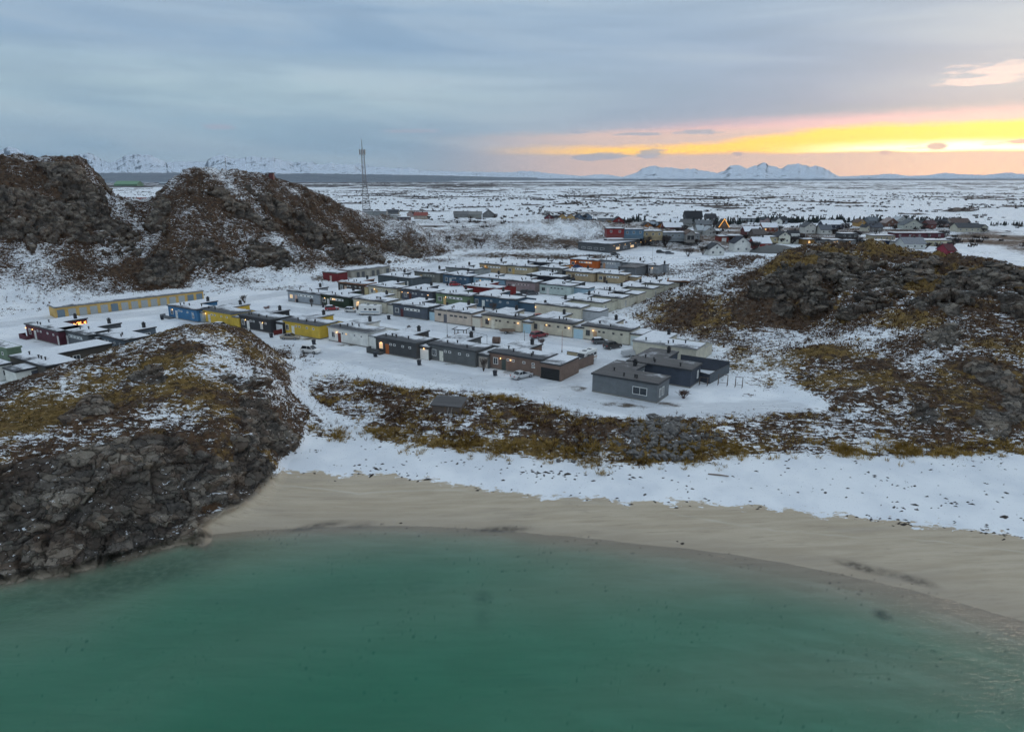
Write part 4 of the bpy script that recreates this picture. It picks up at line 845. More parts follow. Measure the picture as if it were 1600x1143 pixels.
# ---- fourth row
house(591, 444.5, 643.5, C['greygreen'] and (.075, .092, .10), 'dark slate house with no front windows near the grey garages', roof='snowy', win=None, wl=[(10.2, .4, .5, 1.9, 'blind')], court=2.3, side=[])
house(648, 438.2, 687, C['taupe'], 'taupe house with orange door at the left of the fourth row', roof='snowy', win='b', doorc=(.58, .32, .06), trim=(.5, .5, .45))
house(692.5, 442.8, 733.5, (.06, .115, .175), 'steel blue house with a red car parked in front', roof='snowy', win='a', doorc=(.55, .56, .55))
house(740, 447.5, 789, C['sky'], 'light blue house with white window strip beside the pink grey house', roof='snowy', win='b', lamps=[(2.6, 3)])
house(790.5, 452.8, 835.5, (.30, .23, .23), 'pinkish grey house with dark cars outside, left of the mint house', roof='snowy', win='b', trim=(.5, .42, .4))
house(843, 458.8, 891.5, C['mint'], 'pale mint house with a light blue gable end', roof='snowy', win='b', trim=(.40, .45, .43), garage=G(5.0, None, col=(.30, .42, .50), set=2.2, h=2.6))
house(724.5, 463, 776, C['red'], 'dark red windowless house with high red yard wall', roof='snowy', win=None, court=2.7, H=3.3, fcol=(.16, .01, .01), D=11.5)
# ---- fifth row
house(697, 431, 742, (.26, .275, .27), 'plain grey house with blank front wall and yard wall', roof='snowy', win=None, court=2.5)
house(749.5, 424.5, 790.5, C['tan'], 'tan house with orange lit door by the road curve', roof='snowy', win='b', lamps=[(2.6, 5)], doorc=(.6, .25, .05))
house(791.8, 427.7, 831.5, (.40, .33, .21), 'beige house next to the tan one in the row by the road curve', roof='snowy', win='b', doorc=(.55, .36, .12))
house(824.5, 421.5, 868, C['navy'], 'navy black house by the road with an orange side building', roof='snowy', win=None, court=2.4, garage=G(3.4, None, col=(.45, .18, .02), set=3, h=2.5))
house(890.5, 416.8, 933.5, C['orange'], 'bright orange house with white window strip and blue car', roof='snowy', win='b', lit=(3, 4), lamps=[(2.4, 4)], doorc=(.25, .05, .01))
house(934.8, 418.8, 968, C['ltgrey'], 'light grey house right of the orange house', roof='snowy', win='b', doorc=(.5, .28, .14))
house(970, 423, 1012, (.12, .125, .13), 'dark grey house at the far end beside the orange row, lamp lit', roof='snowy', win='a', lamps=[(10.5, 12)])
house(1012, 427.5, 1028, (.30, .32, .34), 'small grey white house with red lamp below the snowy hillock', roof='snowy', win='a', lamps=[(5, 8)], D=8)
# ---- sixth row
house(841, 430.5, 878, (.18, .175, .165), 'grey house with white window band behind the navy house', roof='snowy', win='b', garage=G(1.4, col=(.03, .035, .04), set=.2))
house(822.5, 443.5, 876, (.012, .014, .024), 'low navy black house with dark picket yard fence', roof='snowy', win=None, court=1.9, wing=6.5, garage=G(6, None, col=(.025, .028, .03), set=3.2, h=1.30))
house(884, 437.5, 927.5, C['tan'], 'tan brown house left of its twin, white window strip', roof='snowy', win='b', doorc=(.10, .07, .05))
house(933, 440.8, 975.5, (.41, .315, .19), 'tan brown house right of its twin, dark red car beside', roof='snowy', win='b', doorc=(.06, .04, .03), garage=G(3.6, None, col=C['tan'], set=3.0, h=2.3))
# ---- stepping column of cream houses by the rock hill
house(836, 492.5, 906, C['ivory'], 'cream blank walled house nearest the camera in the stepped column', roof='snowy', win=None, court=0, lamps=[(.15, 6)], garage=G(5.0, None, col=(.38, .40, .42), set=1.4, h=2.5), side=[(1.6, .5, .7, 2.0, 'glass')])
house(875.5, 484.5, 941, (.58, .56, .45), 'cream blank walled house second in the stepped column', roof='snowy', win=None, court=2.6, side=[(1.6, .7, .8, 1.7, 'glass')])
house(910, 477.3, 971, (.60, .57, .47), 'cream blank walled house third in the stepped column', roof='snowy', win=None, court=2.6, side=[(2.4, .6, .8, 1.8, 'glass')])
house(930.5, 469.3, 973, (.07, .07, .072), 'dark fronted house with lit lamp in the stepped column', roof='snowy', win=None, court=2.4, fence=C['ivory'], garage=G(4.6, None, col=C['ivory'], set=.4, h=2.8), lamps=[('s', 5.2)])
house(962, 462.3, 1019, (.59, .56, .45), 'cream house fifth in the stepped column', roof='snowy', win=None, court=2.6, side=[(2.2, .7, .8, 1.7, 'glass')])
house(989, 456.2, 1043, (.57, .55, .46), 'cream house farthest up the stepped column near the brown shed', roof='snowy', win=None, court=2.6, side=[(2.2, .7, .8, 1.7, 'glass')])
# ---- cluster on the left behind the grassy knoll
house(43.4, 527, 95, C['maroon'], 'dark maroon house with glowing fairy lights in its courtyard', roof='snowy', lamps=[(.15, 6), (2.6, 12)], win='a', wl=[(11.0, .2, .6, 2.0, 'blind')], lit=(('w', 0), ('w', 1)), court=1.9, porch=(-.6, 2.6, 1.5, 1.1, C['maroon']))
HM = [o for o in COL.objects if o.get('label', '').startswith('dark maroon house')][0]; fl = MB(); rdl = random.Random(2)
for k in range(46):
    y = 5.6 + 5.2 * rdl.random(); z = 2.75 - .9 * rdl.random(); fl.box(5.56, y - .06, z - .06, 5.68, y + .06, z + .06)
fl.build('fairy_lights', glow((1.0, .40, .08), 5.0, 'fairy_lights'), HM)
house(95, 535.8, 141, (.115, .125, .135), 'grey terrace house between the maroon and the blue grey houses', roof='snowy', win='b', trim=(.6, .62, .62), garage=G(1.6, (.05, .04, .04), set=1.0))
house(148.5, 543.2, 198.5, (.115, .145, .175), 'blue grey house with round lit lamp left of the knoll top', roof='snowy', win='a', lamps=[(2.9, 14)], doorc=(.35, .2, .1))
house(20.3, 582, 76.5, C['coffee'] and (.085, .072, .058), 'dark brown house with snowy flat roof just behind the knoll', roof='snowy', win=None, side=[(2.2, 1.0, 1.4, 1.2, 'glass')], D=16, wing=6.0, lit=(), court=1.9, chim=False)
# ================================================================== OTHER BUILDINGS
def block(name, A, rz, L, D, H, col, label, cat, roof='snowy', fcol=None, group=None, z=VZ, over=.2):
    R = empty(name, (A.x, A.y, z), rz, label, cat, group)
    MB().box(0, 0, -.5, L, D, H).build('wall', paint(col), R)
    r = MB(); r.box(-over, -over, H, L + over, D + over, H + .3); r.box(.02, .02, H + .26, L - .02, D - .02, H + .332, 1); r.build('roof', [plain(fcol, 'fascia') if fcol else M_FASCIA, roof_mat(roof)], R)
    return R
# long yellow garage row: its doors face the camera along the v direction
gz0 = ground(88, 497.5); grz = rot2((88, 497.5), (319, 469)); gl = (ground(319, 469) - gz0).length
R = block('garage_row', gz0, grz, gl, 6.2, 2.75, (.62, .40, .13), 'long yellow garage row with many grey doors under the left hill', 'garages', fcol=(.18, .19, .20))
nd = 15; pw = gl / nd
for k in range(nd): door(R, k * pw + pw * .16, pw * .68, 2.15, plain((.16, .22, .27) if k in (0, 5, 13, 14) else (.38, .40, .40), 'garage_door_paint'), name='garage_door', z=.05)
gz0 = ground(548, 436); grz = rot2((548, 436), (609.5, 428)); gl = (ground(609.5, 428) - gz0).length
R = block('garage_row', gz0, grz, gl, 7.0, 2.9, (.34, .32, .27), 'grey beige garage row beside the small red shed', 'garages', fcol=(.2, .2, .2))
for k in range(8): door(R, k * gl / 8 + .5, gl / 8 - 1.0, 2.2, plain((.10, .10, .105) if k % 3 else (.42, .39, .33), 'garage_door_paint'), name='garage_door', z=.05)
A = ground(505, 438.5); rz = rot2((505, 438.5), (527.5, 441)); R = block('shed', A, rz, (ground(527.5, 441) - A).length, 5, 3.0, (.17, .015, .018), 'small dark red shed with pale door at the foot of the left hill', 'shed', fcol=(.08, .05, .04))
door(R, 3.6, .9, 2.0, plain((.5, .42, .36), 'pale_door'))
A = ground(1044, 452); R = block('shed', A, R_(-14), 9.5, 6, 2.7, (.09, .085, .085), 'dark grey shed with rusty brown roof edge and white door', 'shed', fcol=(.20, .09, .04), over=.6)
door(R, 4.8, 1.2, 2.1, M_WHITE); window(R, 1.6, 1.6, 1.2, .6)
# school like hall with a row of lights
A = ground(903, 391.5); rz = R_(-40); u, v = dirs(rz); L = solve(A, u, 952); B = A + u * L; D = solve(B, v, 1029)
R = block('school_building', A, rz, L, D, 4.2, (.085, .09, .095), 'long dark grey hall with a row of warm lights under its snowy roof', 'school', over=.6)
for k in range(9): wall_lamp(R, L, D * (.08 + .105 * k), 3.3, 1, 0, power=10 if k % 2 == 0 else 0)
for k in range(6): window(R, D * (.12 + .14 * k), 1.2, 3.4, 1.3, y=L, axis='s', state='dim' if k in (0, 2) else 'glass', bars=3)
for k in range(4): window(R, L * (.12 + .2 * k), 1.3, 2.2, 1.0, state='glass')
MB().box(L * .3, D * .3, 4.5, L * .3 + 1.2, D * .3 + 1.2, 5.2).build('roof_vent', M_PIPE, R)
A = ground(966, 430); R = block('workshop', A, U0, 7, 12, 3.0, (.13, .14, .15), 'grey windowless hut with sloping grey roof behind the tan houses', 'hut', roof='bare')
# white boxes and green building at the left edge
A = ground(10.5, 596.5); u, v = dirs(U0); L = solve(A, u, 28.7); D = solve(A + u * L, v, 63); R = block('outbuilding', A, U0, L, D, 2.5, (.70, .70, .64), 'small white cube outbuilding with snowy roof behind the knoll', 'outbuilding')
door(R, D * .68, 1.3, 2.1, plain((.09, .10, .12), 'dark_door'), y=L, axis='s'); window(R, 1.6, .8, .35, .35, y=L, axis='s', bars=0)
A = ground(-40, 582); L = solve(A, u, 1); D = solve(A + u * L, v, 23); R = block('house', A, U0, L, D, 2.9, (.72, .72, .68), 'white house cut by the left edge behind the small cube', 'house'); window(R, .6, 1.0, D * .45, 1.1, y=L, axis='s', bars=2)
A = ground(-26, 556); L = solve(A, u, 15); D = solve(A + u * L, v, 37); R = block('house', A, U0, L, D, 3.0, (.13, .19, .125), 'sage green house with garage door at the left edge', 'house', fcol=(.14, .2, .13)); window(R, -2.6 + L, 1.6, .7, .7, bars=0); door(R, D * .35, D * .5, 2.2, plain((.11, .16, .10), 'green_garage_door'), y=L, axis='s', name='garage_door')
A = ground(143, 577); R = block('annex', A, U0, 5.0, 9, 2.5, (.12, .16, .19), 'low annex with white snowy roof beside the dark brown house', 'annex'); window(R, .6, .9, 1.6, 1.0, state='lit'); 
# weathered shed on the bank
A = ground(676, 645, 4.1); R = empty('boat_shed', (A.x, A.y, gz(A.x, A.y) - .1), R_(-14), 'small weathered grey plank shed among the brown bank scrub', 'shed')
mb = MB(); sl_, sd_ = 4.7, 3.0
mb.prism([(0, 0), (sl_, 0), (sl_, sd_), (0, sd_)], -1.2, 1.45); mb.build('wall', paint((.16, .13, .11), 'weathered_planks', .22), R)
mb = MB(); mb.face([(-.3, -.4, 1.42), (sl_ + .3, -.4, 1.42), (sl_ + .3, sd_ + .3, 2.0), (-.3, sd_ + .3, 2.0)]); mb.face([(-.3, -.4, 1.30), (-.3, sd_ + .3, 1.88), (sl_ + .3, sd_ + .3, 1.88), (sl_ + .3, -.4, 1.30)])
mb.face([(-.3, -.4, 1.30), (sl_ + .3, -.4, 1.30), (sl_ + .3, -.4, 1.42), (-.3, -.4, 1.42)]); mb.face([(sl_ + .3, -.4, 1.30), (sl_ + .3, sd_ + .3, 1.88), (sl_ + .3, sd_ + .3, 2.0), (sl_ + .3, -.4, 1.42)]); mb.face([(-.3, -.4, 1.42), (-.3, sd_ + .3, 2.0), (-.3, sd_ + .3, 1.88), (-.3, -.4, 1.30)])
mb.build('roof', roof_mat('bare'), R)
for x, y in ((0, 0), (sl_, 0), (sl_, sd_), (2.2, 0)): MB().box(x - .09, y - .14, -1.2, x + .09, y + .04, 1.36).build('corner_post', paint((.20, .13, .09), 'weathered_planks', .22), R)
for x in (2.5, 3.1):
    t = MB(); t.tube([(x, -.9, -1.1), (x + .35, -.1, 1.3)], .07); t.build('leaning_plank', plain((.33, .29, .25), 'bleached_wood'), R)
# ================================================================== VEHICLES
M_TYRE = plain((.015, .015, .016), 'tyre_rubber', .85); M_RIM = plain((.42, .43, .45), 'wheel_rim', .35, .8); M_CARGLASS = plain((.018, .022, .028), 'car_glass', .08, var=.3)
M_HEAD = plain((.75, .76, .78), 'lamp_glass', .15); M_TAIL = plain((.35, .02, .02), 'tail_lamp', .2); M_PLATE = plain((.7, .7, .66), 'number_plate')
def car_paint(c):
    k = ('car', tuple(c))
    if k in _M: return _M[k]
    m, nt, b = material('car_paint'); n = nt.noise(objco(nt), 3, 3); g = nt.new('ShaderNodeNewGeometry'); s = nt.new('ShaderNodeSeparateXYZ'); nt.l.new(objco(nt), s.inputs[0])
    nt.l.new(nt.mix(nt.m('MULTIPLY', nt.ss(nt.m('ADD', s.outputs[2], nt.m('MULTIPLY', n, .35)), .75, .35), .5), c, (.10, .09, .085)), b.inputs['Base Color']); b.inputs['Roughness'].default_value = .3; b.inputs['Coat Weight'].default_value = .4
    _M[k] = m; return m
def loft(mb, st, mi=0):
    """st: list of rings (same length) joined end to end"""
    n = len(st[0]); b = len(mb.v)
    for r in st: mb.v += [tuple(p) for p in r]
    for k in range(len(st) - 1):
        for i in range(n):
            j = (i + 1) % n; mb.f.append((b + k * n + i, b + k * n + j, b + (k + 1) * n + j, b + (k + 1) * n + i)); mb.mi.append(mi)
    mb.f.append(tuple(b + i for i in reversed(range(n)))); mb.mi.append(mi); mb.f.append(tuple(b + (len(st) - 1) * n + i for i in range(n))); mb.mi.append(mi)
def wheels(R, xs, w, r=.33):
    for x in xs:
        for s in (-1, 1):
            t = MB(); t.tube([(x, s * (w - .20), r), (x, s * (w + .02), r)], r, 16); o = t.build('wheel', M_TYRE, R)
            t = MB(); t.tube([(x, s * (w - .02), r), (x, s * (w + .035), r)], r * .62, 12); t.build('rim', M_RIM, o)
def car(px, py, deg, c, label, style='sedan', z=VZ, snow=False, heads=False, s=1.0):
    p = ground(px, py, z); R = empty('parked_car', (p.x, p.y, z), R_(deg), label, 'car', 'cars among the houses')
    Lh, W = {'sedan': (2.25, .88), 'hatch': (1.98, .85), 'suv': (2.2, .92), 'estate': (2.3, .89)}[style]
    hb = {'suv': 1.02}.get(style, .90); ht = {'sedan': 1.43, 'hatch': 1.48, 'suv': 1.66, 'estate': 1.47}[style]
    def ring(x, w, z0, z1, z2): return [(x, -w, z0), (x, -w * 1.0, z1), (x, -w * .90, z2), (x, w * .90, z2), (x, w, z1), (x, w, z0)]
    mb = MB(); loft(mb, [ring(-Lh, W * .80, .38, .62, hb - .16 if style == 'sedan' else hb - .06), ring(-Lh + .18, W * .97, .24, .66, hb - .02), ring(-Lh * .5, W, .20, .68, hb + .02), ring(.4, W, .20, .68, hb), ring(Lh * .55, W * .99, .22, .66, hb - .10), ring(Lh - .2, W * .93, .26, .58, hb - .20), ring(Lh, W * .74, .36, .52, hb - .34)])
    mb.build('body', car_paint(c), R, smooth=False, bevel=.05)
    x0 = {'sedan': -1.45, 'hatch': -1.9, 'suv': -2.02, 'estate': -2.15}[style]; x1 = {'sedan': -.85, 'hatch': -1.45, 'suv': -1.6, 'estate': -1.8}[style]
    def cr(x, w, z0, w2, z2): return [(x, -w, z0), (x, -w2, z2), (x, w2, z2), (x, w, z0)]
    def sec(x, t): # t 0 at belt, 1 at roof
        return W * (.90 - .16 * t)
    g = MB(); loft(g, [cr(x0, W * .86, hb - .05, W * .84, hb - .03), cr(x1, W * .90, hb - .03, W * .74, ht - .06), cr(.05, W * .90, hb - .03, W * .75, ht - .04), cr(1.0, W * .86, hb - .08, W * .82, hb - .05)])
    g.build('windows', M_CARGLASS, R)
    t = MB(); loft(t, [cr(x1 - .12, W * .73, ht - .10, W * .70, ht - .06), cr(x1 + .25, W * .76, ht - .07, W * .68, ht), cr(-.15, W * .77, ht - .07, W * .68, ht + .01), cr(.18, W * .74, ht - .10, W * .68, ht - .05)]); t.build('car_roof', M_SNOW if snow else car_paint(c), R, bevel=.03)
    pl = MB()
    for sgn in (-1, 1):
        for xa, za, xb in ((.98, hb - .06, .14), (-.45, hb - .02, -.42), (x0 + .02, hb - .02, x1 + .02)):
            pl.tube([(xa, sgn * W * .875, za), (xb, sgn * W * .765, ht - .06)], .045, 4)
    pl.build('pillars', car_paint(c), R)
    wheels(R, (-Lh * .60, Lh * .62), W, .34 if style == 'suv' else .31)
    for sgn in (-1, 1):
        h = MB(); h.box(Lh - .16, sgn * W * .62 - .16, hb - .38, Lh - .01, sgn * W * .62 + .16, hb - .22); h.build('headlight', glow((1, .85, .6), 25, 'lit_headlight') if heads else M_HEAD, R)
        h = MB(); h.box(-Lh - .01, sgn * W * .66 - .15, hb - .26, -Lh + .14, sgn * W * .66 + .13, hb - .08); h.build('tail_light', M_TAIL, R)
    h = MB(); h.box(-Lh - .03, -.26, .48, -Lh + .06, .26, .60); h.build('number_plate', M_PLATE, R)
    R.scale = (s, s, s)
    if snow:
        sn = MB(); loft(sn, [cr(.85, W * .84, hb - .02, W * .5, hb + .02), cr(Lh - .3, W * .82, hb - .14, W * .5, hb - .08)]); sn.build('snow_on_bonnet', M_SNOW, R)
    return R
car(486, 551, -20, (.72, .72, .71), 'white crossover car driving on the snowy road below the white house', 'suv')
car(454, 529.5, -4, (.30, .26, .21), 'beige saloon car parked before the mustard yellow house', 'sedan')
car(815, 590, 38, (.55, .56, .57), 'old silver saloon car beside the doormat of the brown house', 'sedan')
car(842.5, 526.5, 40, (.22, .012, .022), 'dark red estate car with snowy bonnet on the open snow yard', 'estate', s=1.05)
car(957, 543.5, 32, (.03, .026, .028), 'black car with orange tail lamp beside the cream house wall', 'suv')
car(938, 536.5, 12, (.10, .105, .11), 'low car covered in snow left of the black car', 'hatch', snow=True)
car(519, 484.5, 14, (.30, .012, .02), 'crimson hatchback with snowy roof at the dark green house', 'hatch', snow=True)
car(550, 487.5, -8, (.60, .60, .58), 'small white car buried in snow in front of the motorhome', 'hatch', snow=True)
car(711, 446.5, 8, (.35, .012, .02), 'bright red small car outside the steel blue house', 'hatch')
car(346, 512, -12, (.02, .06, .12), 'dark blue car half hidden by the knoll at the first yellow house', 'hatch', snow=True)
car(381, 528, -15, (.08, .12, .16), 'blue grey car with lit headlamp half hidden by the knoll', 'hatch', heads=True, snow=True)
car(823, 459.5, 0, (.03, .032, .038), 'black car before the pinkish grey house, left one of two', 'estate')
car(832, 460.3, 4, (.05, .055, .062), 'dark grey car before the pinkish grey house, right one of two', 'hatch')
car(812, 464, -8, (.04, .042, .046), 'dark car with snow on it by the red yard wall', 'sedan', snow=True)
car(903, 418.8, -14, (.015, .045, .16), 'royal blue car in front of the orange house', 'hatch')
car(983, 445, 0, (.10, .012, .025), 'dark wine red car at the end of the tan brown house', 'hatch')
car(1046, 397, -5, (.09, .10, .12), 'grey car parked alone right of the hall', 'estate')
car(1032, 395.5, -5, (.028, .03, .034), 'dark car parked near the lit corner of the hall', 'suv')
car(961, 399, 10, (.05, .055, .06), 'dark van like car by the hall entrance', 'suv')
car(727.5, 379.5, -75, (.35, .35, .34), 'car with bright headlamps coming down the far road', 'suv', heads=True, s=1.2)
car(844, 498, 20, (.33, .035, .02), 'orange red car between two cream houses', 'hatch')
def camper(px, py, deg, label, kind):
    p = ground(px, py); R = empty('motorhome' if kind == 'm' else 'camper_van', (p.x, p.y, VZ), R_(deg), label, 'motorhome')
    Lh, W, H = (3.4, 1.12, 2.75) if kind == 'm' else (2.9, 1.0, 2.55)
    def ring(x, w, z0, z1): c = .12; return [(x, -w, z0), (x, -w, z1 - c), (x, -w + c, z1), (x, w - c, z1), (x, w, z1 - c), (x, w, z0)]
    mb = MB()
    if kind == 'm': loft(mb, [ring(-Lh, W, .55, H - .1), ring(-Lh + .15, W, .42, H), ring(Lh - 1.6, W, .42, H), ring(Lh - .9, W * .98, .42, H - .05), ring(Lh - .8, W * .9, .42, 1.9), ring(Lh - .55, W * .88, .42, 1.3), ring(Lh, W * .85, .45, 1.0)])
    else: loft(mb, [ring(-Lh, W * .97, .45, H - .1), ring(-Lh + .15, W, .4, H), ring(.9, W, .4, H), ring(1.5, W * .95, .4, H - .25), ring(2.15, W * .93, .4, 1.35), ring(Lh, W * .88, .45, 1.0)])
    mb.build('body', plain((.74, .74, .72), 'white_gelcoat', .35, var=.04), R, bevel=.05)
    for s in (-1, 1):
        for x, z, w, h in ((-2.4, 1.45, .9, .5), (-1.1, 1.45, .8, .45), (.3, 1.5, .7, .4)):
            g = MB(); g.box(x, s * W - .03, z, x + w, s * W + .03, z + h); g.build('window', M_CARGLASS, R)
        g = MB(); g.box(-Lh + .2, s * W - .02, .9, Lh - 1.4, s * W + .015, 1.05); g.build('stripe', plain((.10, .22, .35) if kind == 'm' else (.4, .15, .05), 'vinyl_stripe'), R)
    g = MB(); g.face([(1.55 if kind == 'v' else Lh - .76, -W * .8, H - .4 if kind == 'v' else 1.85), (2.12 if kind == 'v' else Lh - .52, -W * .8, 1.4 if kind == 'v' else 1.34), (2.12 if kind == 'v' else Lh - .52, W * .8, 1.4 if kind == 'v' else 1.34), (1.55 if kind == 'v' else Lh - .76, W * .8, H - .4 if kind == 'v' else 1.85)])
    for v_ in range(len(g.v)): g.v[v_] = (g.v[v_][0] + .06, g.v[v_][1], g.v[v_][2] + .03)
    g.build('windscreen', M_CARGLASS, R)
    for x in ((-1.6, .2) if kind == 'v' else (-2.2, -.2)):
        h = MB(); h.box(x, -.35, H - .02, x + .7, .35, H + .12); h.build('roof_hatch', plain((.12, .13, .14), 'smoked_hatch', .3), R)
    wheels(R, (-Lh * .45, Lh * .6), W * .95, .36)
    return R
camper(577, 491.5, 172, 'large white motorhome parked in front of the off white house', 'm')
camper(915, 566, -128, 'white camper van parked in the fenced yard of the brown house', 'v')
# ================================================================== SMALL THINGS
M_BIN = plain((.02, .024, .034), 'bin_plastic', .5)
def wheelie_bin(px, py, label, z=VZ):
    p = ground(px, py, z); R = empty('wheelie_bin', (p.x, p.y, z), RNDH.uniform(-.8, .4), label, 'bin', 'wheelie bins put out in the snow')
    b = MB(); b.v += [(-.24, -.26, .06), (.24, -.26, .06), (.24, .26, .06), (-.24, .26, .06), (-.31, -.35, 1.0), (.31, -.35, 1.0), (.31, .35, 1.0), (-.31, .35, 1.0)]
    for q in [(0, 3, 2, 1), (4, 5, 6, 7), (0, 1, 5, 4), (1, 2, 6, 5), (2, 3, 7, 6), (3, 0, 4, 7)]: b.f.append(q); b.mi.append(0)
    b.build('body', M_BIN, R); l = MB(); l.box(-.34, -.40, 1.0, .34, .38, 1.08); l.box(-.30, -.44, 1.02, .30, -.40, 1.06); l.build('lid', M_BIN, R)
    for s in (-1, 1):
        w = MB(); w.tube([(s * .26, .28, .11), (s * .32, .28, .11)], .11, 10); w.build('wheel', M_TYRE, R)
for px, py, lb in [(253.5, 499.5, 'dark wheelie bin left of the blue house'), (424, 527.3, 'dark wheelie bin by the charcoal black house corner'), (490.5, 538, 'dark wheelie bin behind the white crossover car'), (586.5, 557.5, 'dark wheelie bin at the dark grey house porch'), (655, 570.3, 'dark wheelie bin out on the snow by the white garage door'),
                   (607.5, 499, 'dark wheelie bin beside the motorhome'), (739.5, 516.5, 'dark wheelie bin before the pinkish cream house'), (773.5, 587, 'dark wheelie bin at the brown house doormat'), (931.5, 533.5, 'dark wheelie bin under the lit doorway of a cream house'), (464.5, 472.5, 'dark wheelie bin at the pale grey house door'),
                   (505, 480, 'dark wheelie bin at the dark green house corner'), (699, 478, 'dark wheelie bin at the moss green house'), (756, 484, 'dark wheelie bin by the petrol blue house door'), (699, 446, 'dark wheelie bin left of the bright red car'), (948, 443, 'dark wheelie bin by the tan brown house'), (560, 487, 'dark wheelie bin by the off white house')]:
    wheelie_bin(px, py, lb)
def pole(px, py, h, c, label, name='flagpole', cat='flagpole', r=.06, lamp=False, z=VZ):
    p = ground(px, py, z); R = empty(name, (p.x, p.y, z), 0, label, cat)
    m = MB(); m.tube([(0, 0, -.2), (0, 0, h)], r, 8, r1=r * .55); m.build('pole', plain(c, 'pole_paint'), R)
    m = MB(); m.prism([(.14 * math.cos(i), .14 * math.sin(i)) for i in (0, 1.05, 2.1, 3.14, 4.2, 5.24)], -.1, .5); m.build('base', M_CONC, R)
    if lamp:
        m = MB(); m.tube([(0, 0, h), (.9, 0, h + .15)], .04, 6); m.build('arm', plain(c, 'pole_paint'), R); m = MB(); m.box(.7, -.12, h + .08, 1.3, .12, h + .2); m.build('lamp_head', plain((.1, .1, .1), 'lamp_housing'), R)
    else:
        m = MB(); m.prism([(.09 * math.cos(i), .09 * math.sin(i)) for i in (0, 1.05, 2.1, 3.14, 4.2, 5.24)], h, h + .14); m.build('knob', plain((.5, .4, .2), 'knob'), R)
pole(699, 526, 6.2, (.25, .25, .26), 'tall grey flagpole left of the open play hut'); pole(878, 550.5, 4.6, (.30, .10, .09), 'thin reddish pole above the brown house yard')
pole(819.5, 535, 2.6, (.07, .07, .07), 'short dark post left of the dark red estate car', 'post', 'post', .07); pole(505, 451, 3.4, (.05, .05, .05), 'black post on the roadside behind the pale grey house', 'post', 'post', .09)
pole(1019, 408, 8.5, (.35, .34, .32), 'slim lamp post on the open snow by the hall', 'lamp_post', 'lamp post', .08, True); pole(1257, 383, 9, (.5, .5, .5), 'pale lamp post by the far road', 'lamp_post', 'lamp post', .1, True); pole(719, 379, 8, (.2, .2, .2), 'dark lamp post by the far road bend', 'lamp_post', 'lamp post', .1, True)
# play hut
p = ground(720, 526.5); R = empty('play_hut', (p.x, p.y, VZ), R_(-20), 'small open play hut with snowy roof behind the grey houses', 'hut'); wd = plain((.10, .065, .045), 'dark_timber')
for x in (-1.1, 1.1):
    for y in (-.9, .9): MB().box(x - .07, y - .07, -.1, x + .07, y + .07, 2.0).build('post', wd, R)
MB().box(-1.2, -1.0, 0, 1.2, 1.0, .75).build('base', plain((.17, .09, .06), 'brown_boards'), R); m = MB(); m.prism([(-1.7, -1.4), (1.7, -1.4), (1.7, 1.4), (-1.7, 1.4)], 1.98, 2.08); m.build('roof', M_FASCIA, R); m = MB(); m.box(-1.1, -1.2, 2.09, 1.6, 1.2, 2.16); m.build('snow', M_SNOW, R)
# hanging frame
a, b_ = ground(733, 531), ground(761, 538.5); R = empty('clothes_frame', (a.x, a.y, VZ), math.atan2(b_.y - a.y, b_.x - a.x), 'tall thin clothes drying frame behind the mid grey house', 'clothes frame'); Lf = (b_ - a).length; pm = plain((.16, .16, .17), 'grey_tube')
for x in (0, Lf): MB().tube([(x, 0, -.1), (x, 0, 2.2)], .045, 6).build('post', pm, R)
MB().tube([(0, 0, 2.2), (Lf, 0, 2.2)], .04, 6).build('rail', pm, R)
for k in range(1, 6): MB().tube([(Lf * k / 6, 0, 2.2), (Lf * k / 6, 0, 1.2)], .018, 4).build('hanger', pm, R)
# barrel hut
p = ground(776, 536); R = empty('barrel_hut', (p.x, p.y, VZ), R_(-10), 'small barrel shaped wooden hut on the snow yard', 'hut'); m = MB(); m.tube([(-.9, 0, .75), (.8, 0, .75)], .75, 16); m.build('barrel', paint((.17, .11, .085), 'barrel_staves', .12), R); m = MB(); m.tube([(-.93, 0, .75), (-.88, 0, .75)], .6, 14); m.build('dark_end', M_PIPE, R)
for x in (-.5, .5): MB().tube([(x, 0, .75), (x + .06, 0, .75)], .775, 16).build('hoop', M_PIPE, R)
# timber trailer
p = ground(793, 520.5); R = empty('timber_trailer', (p.x, p.y, VZ), R_(-15), 'old open trailer with weathered timber before a cream house', 'trailer'); wd2 = plain((.19, .13, .09), 'weathered_timber')
MB().box(-1.6, -.75, .5, 1.6, .75, .62).build('bed', wd2, R)
for y in (-.75, .7): MB().box(-1.6, y, .62, 1.6, y + .05, 1.0).build('side_board', wd2, R)
for k in range(5): m = MB(); m.tube([(-1.9, -.5 + .25 * k, .74), (1.8, -.45 + .22 * k, .80)], .10, 7); m.build('log', plain((.22, .15, .10), 'log_bark'), R)
wheels(R, (-.2,), .95, .34); MB().tube([(1.6, 0, .55), (2.7, 0, .35)], .05, 6).build('drawbar', M_PIPE, R)
